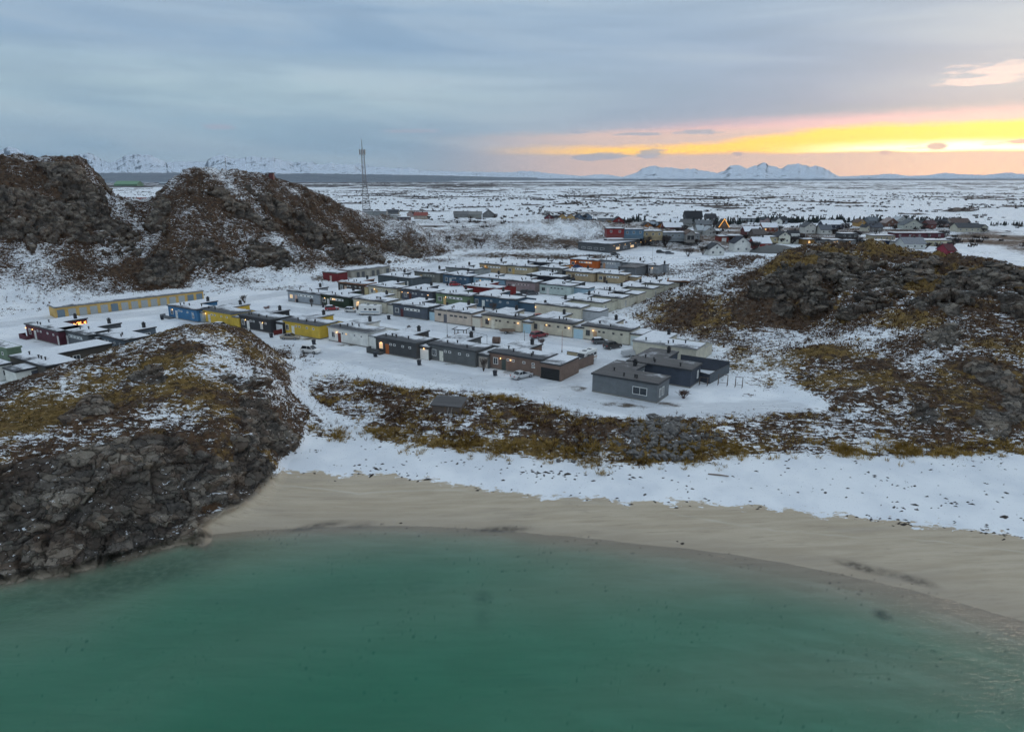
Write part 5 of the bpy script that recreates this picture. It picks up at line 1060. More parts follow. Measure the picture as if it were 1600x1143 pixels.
# red fence and covered boat
a, b_ = ground(428.5, 524.3), ground(444.5, 520.7); R = empty('board_fence', (a.x, a.y, VZ), math.atan2(b_.y - a.y, b_.x - a.x), 'short dark red board fence between black and yellow houses', 'fence'); Lf = (b_ - a).length
MB().box(0, -.03, .1, Lf, .03, 1.25).build('boards', paint((.15, .018, .018), 'red_boards', .14), R)
for k in range(4): MB().box(Lf * k / 3 - .05, .03, -.2, Lf * k / 3 + .05, .13, 1.3).build('post', plain((.12, .02, .02), 'red_post'), R)
p = ground(984, 556.5); R = empty('covered_trailer', (p.x, p.y, VZ), R_(20), 'grey tarpaulin covered boat trailer beside the white walled house', 'trailer'); m = MB()
loft(m, [[(-1.8, -.8, .4), (-1.8, -.5, 1.3), (-1.8, .5, 1.3), (-1.8, .8, .4)], [(.6, -.85, .4), (.6, -.45, 1.5), (.6, .45, 1.5), (.6, .85, .4)], [(2.1, -.15, .5), (2.1, -.08, .8), (2.1, .08, .8), (2.1, .15, .5)]]); m.build('tarpaulin', plain((.42, .43, .44), 'grey_tarp', .7), R); wheels(R, (-.4,), .85, .28)
def frame_set(px, py, w, h, label):
    p = ground(px, py); R = empty('swing', (p.x, p.y, gz(p.x, p.y)), R_(-25), label, 'frame'); m = plain((.12, .09, .075), 'old_timber')
    for x in (-w / 2, w / 2):
        for y in (-.5, .5): MB().tube([(x, y, -.3), (x, y * .12, h)], .055, 6).build('leg', m, R)
    MB().tube([(-w / 2 - .1, 0, h), (w / 2 + .1, 0, h)], .055, 6).build('rail', m, R)
    MB().tube([(-w / 2, -.42, h * .3), (w / 2, -.42, h * .3)], .04, 6).build('brace', m, R)
frame_set(1099, 602, 1.4, 1.5, 'low weathered timber frame at the dark blue house corner'); frame_set(1129, 602, 1.6, 2.0, 'weathered timber swing frame right of the dark blue yard'); frame_set(1154, 605, 1.2, 1.9, 'weathered timber frame standing farthest right on the snow')
# yard walls of the dark blue and the end house
a = ground(1082, 592); R = empty('yard_wall', (a.x, a.y, VZ), U0, 'dark blue board wall round the yard of the dark blue house', 'wall'); bm_ = paint((.055, .065, .085)); A1 = ground(1108, 599.5); A2 = ground(1138.5, 583)
def wall_seg(R, p0, p1, h, m, name='wall_panel', t=.08):
    q = R.matrix_basis.inverted() if False else None
    d = (p1 - p0); l = d.length; an = math.atan2(d.y, d.x)
    o = MB(); o.box(0, -t, -.5, l, t, h); ob = o.build(name, m, R); rel = Matrix.Rotation(-R.rotation_euler.z, 4, 'Z') @ Vector((p0.x - R.location.x, p0.y - R.location.y, 0)); ob.location = rel; ob.rotation_euler = (0, 0, an - R.rotation_euler.z)
    c = MB(); c.box(0, -t - .04, h, l, t + .04, h + .06); c.build('coping', M_FASCIA, ob); return ob
wall_seg(R, a, A1, 1.7, bm_); wall_seg(R, A1, A2, 1.75, paint((.09, .105, .12)))
B0 = ground(1058, 580); d2 = A2 - B0; wall_seg(R, A2, A2 + Vector((-.545, .839, 0)) * 0.1 + Vector((-15.5, 10.0, 0)) * .0 - dirs(U0)[0] * 9.5, 2.3, bm_)
a = ground(902.8, 577.5); b_ = ground(927, 568.5); R = empty('yard_fence', (a.x, a.y, VZ), math.atan2(b_.y - a.y, b_.x - a.x), 'brown board fence beside the camper van', 'fence'); wall_seg(R, a, b_, 2.0, paint(C['brown'])); c_ = b_ - dirs(U0)[0] * 6; wall_seg(R, b_, c_, 1.8, paint((.40, .34, .23)))
# person
def person(px, py):
    p = ground(px, py); R = empty('person', (p.x, p.y, VZ), .4, 'person in dark clothes walking on the snow by the charcoal house', 'person')
    J = [(0, 0, .92), (0, 0, 1.15), (0, 0, 1.40), (0, 0, 1.50), (0, .02, 1.62), (0, .02, 1.74), (.18, 0, 1.38), (.25, -.04, 1.12), (.24, .10, .90), (-.18, 0, 1.38), (-.25, .05, 1.12), (-.24, -.02, .88), (.10, 0, .88), (.11, .14, .50), (.11, .04, .08), (.11, .18, .04), (-.10, 0, .88), (-.11, -.06, .48), (-.11, -.22, .08), (-.11, -.08, .04)]
    E_ = [(0, 1), (1, 2), (2, 3), (3, 4), (4, 5), (2, 6), (6, 7), (7, 8), (2, 9), (9, 10), (10, 11), (0, 12), (12, 13), (13, 14), (14, 15), (0, 16), (16, 17), (17, 18), (18, 19)]
    rad = [.15, .15, .16, .06, .10, .08, .075, .06, .045, .075, .06, .045, .10, .075, .05, .04, .10, .075, .05, .04]
    me = bpy.data.meshes.new('body'); me.from_pydata(J, E_, []); o = bpy.data.objects.new('body', me); COL.objects.link(o); o.parent = R
    md = o.modifiers.new('skin', 'SKIN'); o.modifiers.new('smooth', 'SUBSURF').levels = 1
    for v_, r in zip(me.skin_vertices[0].data, rad): v_.radius = (r, r)
    me.skin_vertices[0].data[0].use_root = True; me.materials.append(plain((.02, .022, .03), 'dark_clothes', .8))
    h = MB(); h.prism([(.10 * math.cos(i * .785), .02 + .10 * math.sin(i * .785)) for i in range(8)], 1.70, 1.80); h.build('cap', plain((.03, .03, .04), 'wool_cap', .9), R)
    R.scale = (.86, .86, .86)
person(391.5, 523.6)
# ================================================================== MAST
p = ground(571.5, 337); MH = (337 - 229) / F * p.y * 1.03
R = empty('lattice_mast', (p.x, p.y, VZ), R_(12), 'tall grey lattice radio mast rising behind the left hill', 'mast'); ms = plain((.20, .19, .185), 'galvanised_steel', .6)
def leg_r(t): return 7.5 * (1 - t) ** 1.0 + 1.7 if t < .35 else max(1.7, 6.575 - (t - .35) * 22) if t < .55 else 1.7
N_ = 26; T_ = [k / N_ * .86 for k in range(N_ + 1)]
def lr(t): return np.interp(t, [0, .45, .86], [5.6, 2.2, 1.6])
for q in range(3):
    an = q * 2.0944; m = MB(); m.tube([(lr(t) * math.cos(an), lr(t) * math.sin(an), t * MH) for t in T_], .34, 5); m.build('leg', ms, R)
for q in range(3):
    a0, a1 = q * 2.0944, (q + 1) * 2.0944; m = MB()
    for k in range(N_):
        f = lambda t, a: (lr(t) * math.cos(a), lr(t) * math.sin(a), t * MH)
        m.tube([f(T_[k], a0 if k % 2 else a1), f(T_[k + 1], a1 if k % 2 else a0)], .15, 4); m.tube([f(T_[k + 1], a0), f(T_[k + 1], a1)], .14, 4)
    m.build('bracing', ms, R)
m = MB(); m.tube([(0, 0, MH * .84), (0, 0, MH)], .45, 6, r1=.2); m.build('antenna_spike', ms, R)
for q in range(4): m = MB(); an = q * 1.57; m.tube([(2.3 * math.cos(an), 2.3 * math.sin(an), MH * .80), (2.3 * math.cos(an), 2.3 * math.sin(an), MH * .87)], .75, 8); m.build('antenna_drum', plain((.30, .28, .27), 'antenna_cover'), R)
for z_ in (.38, .45): m = MB(); m.prism([(lr(z_) * 1.15 * math.cos(i * 2.0944), lr(z_) * 1.15 * math.sin(i * 2.0944)) for i in range(3)], z_ * MH, z_ * MH + .8); m.build('platform', ms, R)
for px, py, h, lb in [(355, 276, 7, 'tiny thin aerial on the top of the left hill'),]:
    a_, r_ = px_az(px, 280), 308; x, y = r_ * math.sin(a_), r_ * math.cos(a_); R = empty('aerial', (x, y, gz(x, y)), 0, lb, 'aerial'); MB().tube([(0, 0, -1), (0, 0, h)], .09, 5).build('pole', ms, R); MB().box(-.25, -.1, h * .75, .25, .1, h * .8).build('crossbar', ms, R)
a_, r_ = px_az(425, 280), 317; x, y = r_ * math.sin(a_), r_ * math.cos(a_); R = empty('cairn', (x, y, gz(x, y)), 0, 'small dark red beacon hut on the hill ridge', 'beacon'); MB().box(-.9, -.9, -1.5, .9, .9, 1.6).build('wall', plain((.12, .03, .03), 'red_boards'), R); m = MB(); m.box(-1.2, -1.2, 1.6, 1.2, 1.2, 1.9); m.build('roof', M_FASCIA, R)
# ================================================================== FAR SETTLEMENT
FARP = []
def farhouse(x0, py, x1, ty, col, rcol, label, h=None, rh=None, lit=0, snowroof=False, D=9.0, name='far_house', cat='house', group='houses of the far settlement', z=None, win=True):
    A = ground(x0, py); B = ground(x1, py); w = (B - A).length; zz = gz(A.x, A.y) if z is None else z
    if z is None:
        A = ground(x0, py, zz); B = ground(x1, py, zz); w = (B - A).length
    rz = math.atan2(B.y - A.y, B.x - A.x); R = empty(name, (A.x, A.y, zz - .1), rz, label, cat, group)
    h = h or (3.0 if ty == 'f' else 3.2); rh = rh or (w * .36 if ty == 'g' else 2.6); wm = paint(col, gap=.3); rm = plain(rcol, 'roofing', .8)
    MB().box(0, 0, -1.5, w, D, h).build('wall', wm, R) if ty == 'f' else None
    if ty == 'f':
        r = MB(); r.box(-.3, -.3, h, w + .3, D + .3, h + .3); r.box(0, 0, h + .28, w, D, h + .36, 1); r.build('roof', [rm, roof_mat('snowy')], R)
    elif ty == 'g':      # gable towards the viewer
        m = MB(); b = 0
        m.v = [(0, 0, -1.5), (w, 0, -1.5), (w, 0, h), (w / 2, 0, h + rh), (0, 0, h), (0, D, -1.5), (w, D, -1.5), (w, D, h), (w / 2, D, h + rh), (0, D, h)]; m.f = [(0, 1, 2, 3, 4), (9, 8, 7, 6, 5), (1, 6, 7, 2), (5, 0, 4, 9), (0, 5, 6, 1)]; m.mi = [0] * 5; m.build('wall', wm, R)
        r = MB(); t = .25; e = .5; k = rh / (w / 2)
        for s0, s1 in ((-e, w / 2), (w + e, w / 2)):
            za = h - e * k; zb = h + rh; r.face([(s0, -e, za), (s1, -e, zb), (s1, D + e, zb), (s0, D + e, za)]); r.face([(s0, -e, za + t), (s0, D + e, za + t), (s1, D + e, zb + t), (s1, -e, zb + t)]); r.face([(s0, -e, za), (s0, -e, za + t), (s1, -e, zb + t), (s1, -e, zb)]); r.face([(s0, -e, za), (s0, D + e, za), (s0, D + e, za + t), (s0, -e, za + t)])
        r.build('roof', M_SNOW if snowroof else rm, R)
    else:                # ridge across the view: roof slope towards the viewer
        m = MB(); m.v = [(0, 0, -1.5), (w, 0, -1.5), (w, D, -1.5), (0, D, -1.5), (0, 0, h), (w, 0, h), (w, D, h), (0, D, h), (0, D / 2, h + rh), (w, D / 2, h + rh)]; m.f = [(0, 1, 5, 4), (1, 2, 6, 9, 5), (2, 3, 7, 6), (3, 0, 4, 8, 7), (0, 3, 2, 1)]; m.mi = [0] * 5; m.build('wall', wm, R)
        r = MB(); t = .25; e = .5; k = rh / (D / 2)
        for s0, s1 in ((-e, D / 2), (D + e, D / 2)):
            za = h - e * k; zb = h + rh; r.face([(-e, s0, za), (w + e, s0, za), (w + e, s1, zb), (-e, s1, zb)]); r.face([(-e, s0, za + t), (-e, s1, zb + t), (w + e, s1, zb + t), (w + e, s0, za + t)]); r.face([(-e, s0, za), (-e, s0, za + t), (w + e, s0, za + t), (w + e, s0, za)])
            for xx in (-e, w + e): r.face([(xx, s0, za), (xx, s1, zb), (xx, s1, zb + t), (xx, s0, za + t)])
        r.build('roof', M_SNOW if snowroof else rm, R)
        c = MB(); c.box(w * .6, D / 2 - .4, h + rh - .3, w * .6 + .8, D / 2 + .4, h + rh + 1.0); c.build('chimney', M_PIPE, R)
    if win:
        n = max(1, min(5, int(w / 3.2)))
        for k in range(n): window(R, w * (k + .5) / n - .55, 1.1, 1.1, 1.2, state='lit' if k < lit else 'glass', bars=1)
        if ty == 'g' and rh > 2.2: window(R, w / 2 - .5, h + .2, 1.0, 1.1, state='glass')
    if lit: wall_lamp(R, w * .45, 0, 2.5, power=0)
    FARP.append((R, w, label)); return R
W_, K_, T_an, RD, BR = (.70, .70, .66), (.03, .032, .038), (.42, .30, .15), (.22, .02, .02), (.12, .075, .055)
FH = [(872, 345, 885, 'g', (.45, .28, .09), BR, 'ochre gable house at the left of the ochre pair on the far rise'), (886, 345, 898, 'g', (.50, .33, .13), BR, 'ochre gable house at the right of the ochre pair on the far rise'), (898, 344.5, 911, 'g', (.08, .12, .18), K_, 'slate blue gable house next to the ochre pair'), (911, 344.5, 925, 'g', (.10, .15, .21), K_, 'paler blue gable house right of the slate blue one'),
 (851, 346, 866, 'g', (.15, .03, .04), K_, 'maroon gable house left of the ochre pair'), (935, 347, 960, 'f', (.2, .2, .2), K_, 'long low grey building with white roof behind a red gable house'), (943, 357, 961, 'g', T_an, BR, 'tan gable house in front of the long white roof'), (957, 352, 976, 'g', RD, K_, 'red gable house right of the tan gable house'),
 (948, 366.5, 975, 'f', RD, K_, 'dark red flat roofed row house left of the blue row house'), (975, 368, 1005.5, 'f', (.10, .19, .27), K_, 'blue flat roofed row house left of the tan row house'), (1005.5, 370.5, 1035, 'f', (.42, .33, .19), K_, 'tan flat roofed row house below the orange gables'), (1005, 360, 1019, 'g', (.45, .16, .03), K_, 'orange gable house left half of the pair'), (1027, 360, 1039, 'g', (.43, .15, .025), K_, 'orange gable house right half of the pair'), (1018, 360, 1028, 'r', (.3, .12, .03), (.3, .35, .4), 'link building with grey roof between the orange gables'),
 (1036, 372.5, 1076, 'f', (.28, .32, .35), K_, 'pale blue grey flat row house beside the carport'), (1072, 374.5, 1086, 'g', (.35, .33, .31), BR, 'grey carport gable with two dark openings'), (1086, 374.5, 1093, 'f', (.26, .28, .29), K_, 'grey lean-to right of the carport'), (1038, 362, 1067, 'r', (.17, .02, .025), K_, 'dark red house with snowy roof behind the blue grey row'),
 (1071, 347, 1097, 'r', (.06, .06, .065), (.02, .021, .026), 'large black roofed house on the snowy hillock'), (1104, 345, 1119, 'r', (.07, .065, .065), (.03, .03, .036), 'dark house with steep roof right of the black roofed house'), (1093, 350, 1113, 'f', (.10, .03, .03), K_, 'dark red low house with one lit lamp on the hillock'), (1050, 353, 1065, 'r', (.22, .21, .18), (.10, .095, .09), 'grey beige house behind the dark red snowy roof'), (1066, 355, 1081, 'r', (.30, .30, .28), (.13, .13, .13), 'pale grey house at the hillock foot'),
 (1088, 357, 1112, 'r', (.14, .13, .12), (.14, .15, .16), 'grey brown house with slate roof left of the lit gable'), (1090, 367.5, 1100, 'r', (.45, .45, .43), (.4, .43, .45), 'small pale house left of the white grey gable'), (1102, 368.5, 1118, 'g', (.42, .42, .40), (.38, .40, .42), 'white grey gable house in front of the bushes'), (1157, 347, 1188, 'f', (.30, .32, .33), K_, 'long building with white snow roof by the conifers'),
 (1124, 378, 1138, 'f', (.24, .04, .025), K_, 'rust red garage with white door'), (1140, 377, 1161, 'f', (.11, .03, .025), K_, 'dark red brown low house with snow on its roof'), (1164, 369, 1190, 'r', (.13, .03, .03), K_, 'dark red house with grey snowy roof above the white gable house'), (1192, 362, 1215, 'r', (.20, .06, .035), K_, 'reddish house with lit window and snow roof'),
 (1193, 349.5, 1203, 'g', (.35, .26, .26), K_, 'pinkish small house under the conifers'), (1211, 351, 1222, 'g', W_, K_, 'small white gable under the conifers'), (1222, 350, 1230, 'r', (.25, .28, .31), K_, 'blue grey small house right of the small white gable'), (1195, 379, 1216, 'f', (.42, .36, .22), K_, 'yellowish flat building left of the dormer house'), (1178, 374, 1196, 'r', (.16, .13, .11), (.10, .085, .08), 'brown house behind the red house'),
 (1282, 366, 1300, 'r', W_, (.10, .11, .13), 'low white house with grey roof right of the tall white gable'), (1256, 383, 1272, 'f', (.22, .12, .03), K_, 'ochre brown flat house with a bright lamp'), (1272.5, 383, 1296, 'f', (.17, .165, .16), K_, 'grey flat house right of the ochre brown one'), (1298, 384, 1318, 'f', (.24, .23, .215), K_, 'grey flat house with white lit door'), (1318.5, 384.5, 1337, 'f', (.20, .20, .195), K_, 'grey flat house with red glowing lamp'),
 (1286, 357, 1318, 'r', (.03, .035, .06), K_, 'dark navy house with broad snowy roof'), (1340, 354, 1353, 'g', (.40, .24, .08), BR, 'orange tan gable house under the conifers'), (1353, 362, 1360, 'g', (.62, .58, .47), K_, 'narrow cream gable before the dark roofed house'), (1358, 362, 1379, 'r', (.16, .15, .14), (.07, .075, .09), 'grey house with large dark blue roof'), (1358, 351, 1373, 'r', (.15, .16, .17), (.12, .14, .16), 'slate roofed house farther behind the dark blue roof'),
 (1384, 354.5, 1403, 'g', (.13, .065, .045), (.30, .24, .22), 'brown gable house with pale roof edges'), (1400, 351, 1417, 'g', (.40, .40, .38), (.45, .47, .49), 'pale gable house behind the brown gable'), (1412, 358, 1441, 'g', (.52, .53, .47), (.12, .13, .14), 'broad pale gable house, widest in the far row'), (1353, 385, 1387, 'f', (.018, .045, .12), K_, 'deep blue flat house by the far road'), (1387, 385.5, 1394, 'f', (.02, .05, .12), K_, 'deep blue garage with white door'), (1364, 376.5, 1398, 'f', (.40, .34, .24), K_, 'tan flat house behind the deep blue one'),
 (1394.5, 386.5, 1412, 'f', (.55, .52, .46), K_, 'whitish flat house with an orange lamp'), (1412.5, 389.5, 1445, 'r', (.55, .56, .54), (.22, .23, .25), 'long pale house with grey roof by the far road'), (1340, 384, 1352, 'f', (.14, .14, .14), K_, 'dark grey flat house left of the deep blue one'), (1315, 373, 1340, 'f', (.07, .07, .075), K_, 'low dark flat roof in the middle of the row houses'), (1398, 372, 1475, 'f', (.09, .02, .03), K_, 'very long low maroon row house'),
 (1443, 354.5, 1451, 'g', W_, K_, 'narrow white gable at the end of the conifers'), (1450, 357, 1462, 'r', (.20, .07, .06), (.10, .05, .05), 'brick red house with dark roof next to the narrow white gable'), (1458, 355, 1467, 'g', W_, K_, 'white gable of the house with steep dark roof'), (1467, 355.5, 1482, 'r', (.26, .17, .15), (.045, .05, .06), 'house with steep dark roof'), (1487, 353.5, 1515, 'r', (.36, .30, .25), (.11, .075, .065), 'cream house with broad brown roof'),
 (1496, 362.5, 1532, 'r', (.55, .52, .42), (.06, .063, .07), 'long cream house with black roof at the right of the village'), (1532, 362, 1542, 'g', (.50, .48, .40), K_, 'small cream gable at the right end of the village'), (1446, 384.5, 1486, 'f', (.52, .47, .33), K_, 'cream flat row house with one black garage opening'),
 (1108, 399.5, 1131, 'g', W_, (.035, .037, .045), 'low white house with black roof on the near side of the far road'), (1147, 394, 1172, 'g', W_, (.018, .022, .035), 'tall white gable house with black roof beside the red house'), (1178, 389, 1204, 'r', (.24, .025, .02), (.42, .45, .48), 'bright red house with grey snowy roof'), (1216, 380.5, 1234, 'g', (.68, .67, .56), K_, 'white gable of the dormer house'), (1234, 381, 1250, 'r', (.64, .63, .55), (.035, .036, .042), 'dark roofed wing with dormer windows'), (1257, 365, 1274, 'g', W_, (.07, .075, .085), 'tall white gable house in the middle of the village'), (1480, 401.5, 1492, 'r', (.24, .015, .035), (.09, .02, .025), 'small crimson shed alone on the snow at right'),
 (187, 324.5, 225, 'r', (.62, .54, .34), (.22, .055, .04), 'pale yellow house with red roof in the notch between the hills'), (225, 325, 238, 'f', (.50, .46, .32), K_, 'pale annex right of the red roofed house in the notch'), (178, 291, 214, 'r', (.10, .20, .11), (.16, .30, .17), 'large green hall far away in the notch'), (248, 288.5, 270, 'r', (.16, .19, .21), (.4, .45, .48), 'long grey hall far away right of the green hall'),
 (563, 343, 584, 'f', (.26, .27, .265), K_, 'grey concrete block building at the mast foot'), (585, 343, 604, 'f', (.22, .23, .23), K_, 'grey block building with dark edge right of the mast foot'), (567, 337, 581, 'r', (.2, .2, .2), (.02, .024, .03), 'black roofed house behind the mast foot'), (583, 336, 593, 'g', (.55, .56, .54), K_, 'white gable right behind the mast'), (604, 337, 622, 'r', (.2, .2, .19), (.05, .055, .065), 'dark roofed house on the ridge right of the mast'), (609, 342, 624, 'f', (.40, .40, .38), K_, 'whitish flat house below the dark roof on the ridge'), (621, 345, 640, 'f', (.09, .065, .075), K_, 'purple brown flat house at the ridge end'), (647, 342, 667, 'r', (.40, .34, .28), (.25, .07, .055), 'cream house with red roof beyond the left hill'), (636, 339, 647, 'g', (.34, .25, .23), BR, 'pinkish house left of the cream red roofed house'),
 (709, 340, 732, 'r', (.22, .22, .21), (.15, .15, .15), 'grey house at the left of the row beyond the road bend'), (733, 340.5, 752, 'r', (.26, .25, .22), (.2, .2, .19), 'grey beige house in the middle of the row beyond the road bend'), (754, 340, 772, 'g', (.20, .20, .20), K_, 'grey gable house at the right of the row beyond the road bend')]
BIG = {'tall white gable house with black roof beside the red house': dict(h=4.6), 'large green hall far away in the notch': dict(h=9, rh=14, D=60), 'long grey hall far away right of the green hall': dict(h=7, rh=5, D=30), 'grey concrete block building at the mast foot': dict(h=7), 'grey block building with dark edge right of the mast foot': dict(h=7), 'large black roofed house on the snowy hillock': dict(h=4.5, rh=4.5), 'tall white gable house in the middle of the village': dict(h=4.6), 'white gable of the dormer house': dict(h=4.2), 'dark roofed wing with dormer windows': dict(h=3.2, rh=4), 'pale yellow house with red roof in the notch between the hills': dict(h=6, rh=6, D=16), 'broad pale gable house, widest in the far row': dict(rh=3.8)}
SNOWR = ('snowy roof', 'snow roof', 'snow on its roof', 'broad snowy')
for x0, py, x1, ty, col, rc, lb in FH:
    kw = dict(BIG.get(lb, {})); lit = 1 if ('lit' in lb or 'lamp' in lb) else 0
    farhouse(x0, py, x1, ty, col, rc, lb, lit=lit, snowroof=any(s_ in lb for s_ in SNOWR) and ty != 'f', **kw)
for R, w, lb in FARP:
    if lb == 'rust red garage with white door' or lb == 'deep blue garage with white door': door(R, w * .25, w * .5, 2.2, M_WHITE, name='garage_door', y=-.03)
    if lb.startswith('cream flat row house'): door(R, w * .82, 2.8, 2.3, M_PIPE, name='garage_door', y=-.03)
    if lb.startswith('grey carport'):
        for k in (.12, .55): door(R, w * k, w * .33, 2.2, M_PIPE, name='garage_door', y=-.12)  # open carport, no doors: black panels paint in the shade of the openings
    if lb.startswith('dark roofed wing'):
        for k in range(3): MB().box(w * (.15 + .28 * k), .6, 4.2, w * (.15 + .28 * k) + 1.2, 2.6, 5.6).build('dormer', M_WHITE, R)
# gable outlined with lights
A = ground(1124, 357); zz = gz(A.x, A.y); R = empty('lit_gable_house', (A.x, A.y, zz), 0, 'dark house with its gable outlined in orange lights', 'house'); w = (ground(1138, 357) - A).length; gw = w
m = MB(); m.v = [(0, 0, -1.5), (w, 0, -1.5), (w, 0, 1.2), (w / 2, 0, 6.6), (0, 0, 1.2), (0, 9, -1.5), (w, 9, -1.5), (w, 9, 1.2), (w / 2, 9, 6.6), (0, 9, 1.2)]; m.f = [(0, 1, 2, 3, 4), (9, 8, 7, 6, 5), (1, 6, 7, 2), (5, 0, 4, 9), (4, 3, 8, 9), (3, 2, 7, 8)]; m.mi = [0] * 6; m.build('wall', paint((.16, .10, .07), gap=.3), R)
m = MB(); m.tube([(-.6, -.25, .9), (w / 2, -.25, 7.0)], .22, 6); m.tube([(w / 2, -.25, 7.0), (w + .6, -.25, .9)], .22, 6); m.build('light_string', glow((1.0, .45, .08), 1.0, 'festoon_lights'), R); window(R, w / 2 - .8, 2.2, 1.6, 1.5)
m = MB(); m.face([(-.6, -.1, .75), (w / 2, -.1, 6.85), (w / 2, 9.3, 6.85), (-.6, 9.3, .75)]); m.face([(w + .6, -.1, .75), (w + .6, 9.3, .75), (w / 2, 9.3, 6.85), (w / 2, -.1, 6.85)]); m.build('roof', plain(K_, 'roofing', .8), R)
# grey gravel heap by the far road
A = ground(1218, 396); R_h = MB(); 
nA = 28
for k in range(nA):
    pass
hp = [(math.cos(i * 2 * math.pi / 20), math.sin(i * 2 * math.pi / 20)) for i in range(20)]
gh = MB(); rings = []
for j, (rr, hh) in enumerate([(1, -1), (.85, .8), (.6, 2.2), (.32, 3.3), (.08, 3.8)]): rings.append([(x * 15 * rr * (1 + .10 * math.sin(i * 2.3 + j)), y * 8 * rr, hh) for i, (x, y) in enumerate(hp)])
loft(gh, rings); o = gh.build('gravel_heap', plain((.13, .13, .125), 'grey_gravel', .95, var=.4), loc=(A.x, A.y + 6, VZ)); tag(o, 'grey gravel heap by the far road in front of the dormer house', 'gravel heap')
# ================================================================== PLANTS
def bark(c): return plain(c, 'bare_twigs', .9, var=.3)
def bush(px, py, h, spread, col, label, name='bare_shrub', cat='shrub', n=70, z=None, trunk=0.0, group=None, seed=0, world=None, thick=1.0):
    if world: x, y, zz = world
    else:
        p = ground(px, py); zz = gz(p.x, p.y); p = ground(px, py, zz); x, y = p.x, p.y
    R = empty(name, (x, y, zz - .1), 0, label, cat, group); rd = random.Random(seed + int(px * 7 + py))
    st = MB(); tw = MB()
    if trunk: st.tube([(0, 0, 0), (.05, .03, trunk)], .09, 6, r1=.07)
    for k in range(max(5, n // 8)):
        a = rd.uniform(0, 6.28); q = rd.uniform(.25, .8); e = Vector((math.cos(a) * spread * q * .6, math.sin(a) * spread * q * .6, trunk + (h - trunk) * rd.uniform(.45, .75)))
        st.tube([(0, 0, trunk * .9), tuple(e * .5 + Vector((0, 0, trunk * .4))), tuple(e)], .045 * thick, 4, r1=.025 * thick)
        for j in range(8):
            b = rd.uniform(0, 6.28); f = e + Vector((math.cos(b) * spread * .42 * rd.random(), math.sin(b) * spread * .42 * rd.random(), (h - e.z) * rd.uniform(.2, 1.0)))
            g = e + (f - e) * .5 + Vector((rd.uniform(-.1, .1), rd.uniform(-.1, .1), rd.uniform(0, .12)))
            tw.tube([tuple(e * rd.uniform(.75, 1.0)), tuple(g), tuple(f)], .026 * thick, 3, r1=.012 * thick)
            for i in range(2): tw.tube([tuple(g), tuple(g + Vector((rd.uniform(-.4, .4), rd.uniform(-.4, .4), rd.uniform(.1, .5))) * spread * .35)], .018 * thick, 3, r1=.009 * thick)
    st.build('trunk', bark(col), R); tw.build('crown', bark([v * 1.15 for v in col]), R)
    return R
TW, RW, GW = (.060, .045, .036), (.085, .045, .035), (.11, .10, .09)
for q in [(383, 474, 2.6, 2.4, TW, 'wide bare shrub on the snow between road and black house'), (417, 488, 1.9, 1.8, (.16, .09, .08), 'small pinkish bare shrub behind the black house'), (487, 479, 2.6, 1.2, TW, 'thin bare sapling in front of the pale grey house'), (771, 487, 2.7, 2.3, (.07, .042, .03), 'brown round bare bush before the petrol blue house'), (640, 516, 1.4, 1.3, GW, 'tiny grey shrub behind the dark grey house'),
          (755.5, 580, 2.8, 1.6, TW, 'bare young tree between the mid grey and the brown house'), (846, 541, 1.9, 1.8, (.10, .07, .065), 'bushy bare shrub behind the brown house roof'), (1068, 622, 1.4, 2.2, (.07, .036, .024), 'rust brown round bush at the grey end house corner'), (1086, 458, 3.2, 3.2, (.075, .065, .06), 'grey bare willow beside the dark grey shed'), (1075, 401, 4.0, 4.6, (.05, .036, .03), 'large dark bare tree left of the low white house'), (1098, 398, 4.6, 4.2, (.042, .033, .028), 'dark bare tree touching the low white house'),
          (976, 476, 2.6, 1.6, TW, 'bare shrub at the end wall of the third cream house'), (988, 470, 2.0, 1.8, TW, 'small dark shrub below the yellow lamp'), (560, 487.5, 2.0, .9, TW, 'thin bare sapling between red car and motorhome'), (934, 534.5, 1.2, .8, RW, 'tiny reddish twig bush by the bin of the lit doorway'), (1450, 372, 3.0, 2.4, GW, 'pale bare tree on the snow field before the village'), (885, 391, 3.0, 4.0, TW, 'low dark thicket left of the hall'), (700, 380, 4, 3.5, TW, 'bare roadside tree at the end of the left hill'), (744, 384, 4, 4, TW, 'bare thicket at the road bend'), (752, 386, 4.2, 4.2, RW, 'reddish thicket right of the road bend')]:
    bush(*q, n=int(60 + 14 * q[3]), thick=1.6 if q[1] < 460 else 1.2)
# bushes of the far settlement: one beside a house each
FB = bush(1060, 366, 4.5, 5.0, (.040, .030, .028), 'bare dark bush left of the grey beige house in the far settlement', n=130, thick=2.6, group='bare bushes of the far settlement')
def copy_tree(o, parent=None):
    c = o.copy(); COL.objects.link(c)
    if parent: c.parent = parent
    for ch in o.children: copy_tree(ch, c)
    return c
rb = random.Random(3)
for R, w, lb in FARP:
    if 'notch' in lb or 'mast' in lb or 'ridge' in lb or 'crimson' in lb or len(lb) > 62 or rb.random() < .12: continue
    b = copy_tree(FB); d = Vector((math.cos(R.rotation_euler.z), math.sin(R.rotation_euler.z), 0)); pos = R.location + d * (w + rb.uniform(.5, 2.5)) + Vector((0, rb.uniform(-1, 5), 0))
    b.location = (pos.x, pos.y, gz(pos.x, pos.y) - .1); s = rb.uniform(.7, 1.35); b.scale = (s, s, s * rb.uniform(.8, 1.1)); b.rotation_euler = (0, 0, rb.uniform(0, 6))
    b['label'] = 'bare dark bush by the ' + ' '.join(lb.split()[:10])
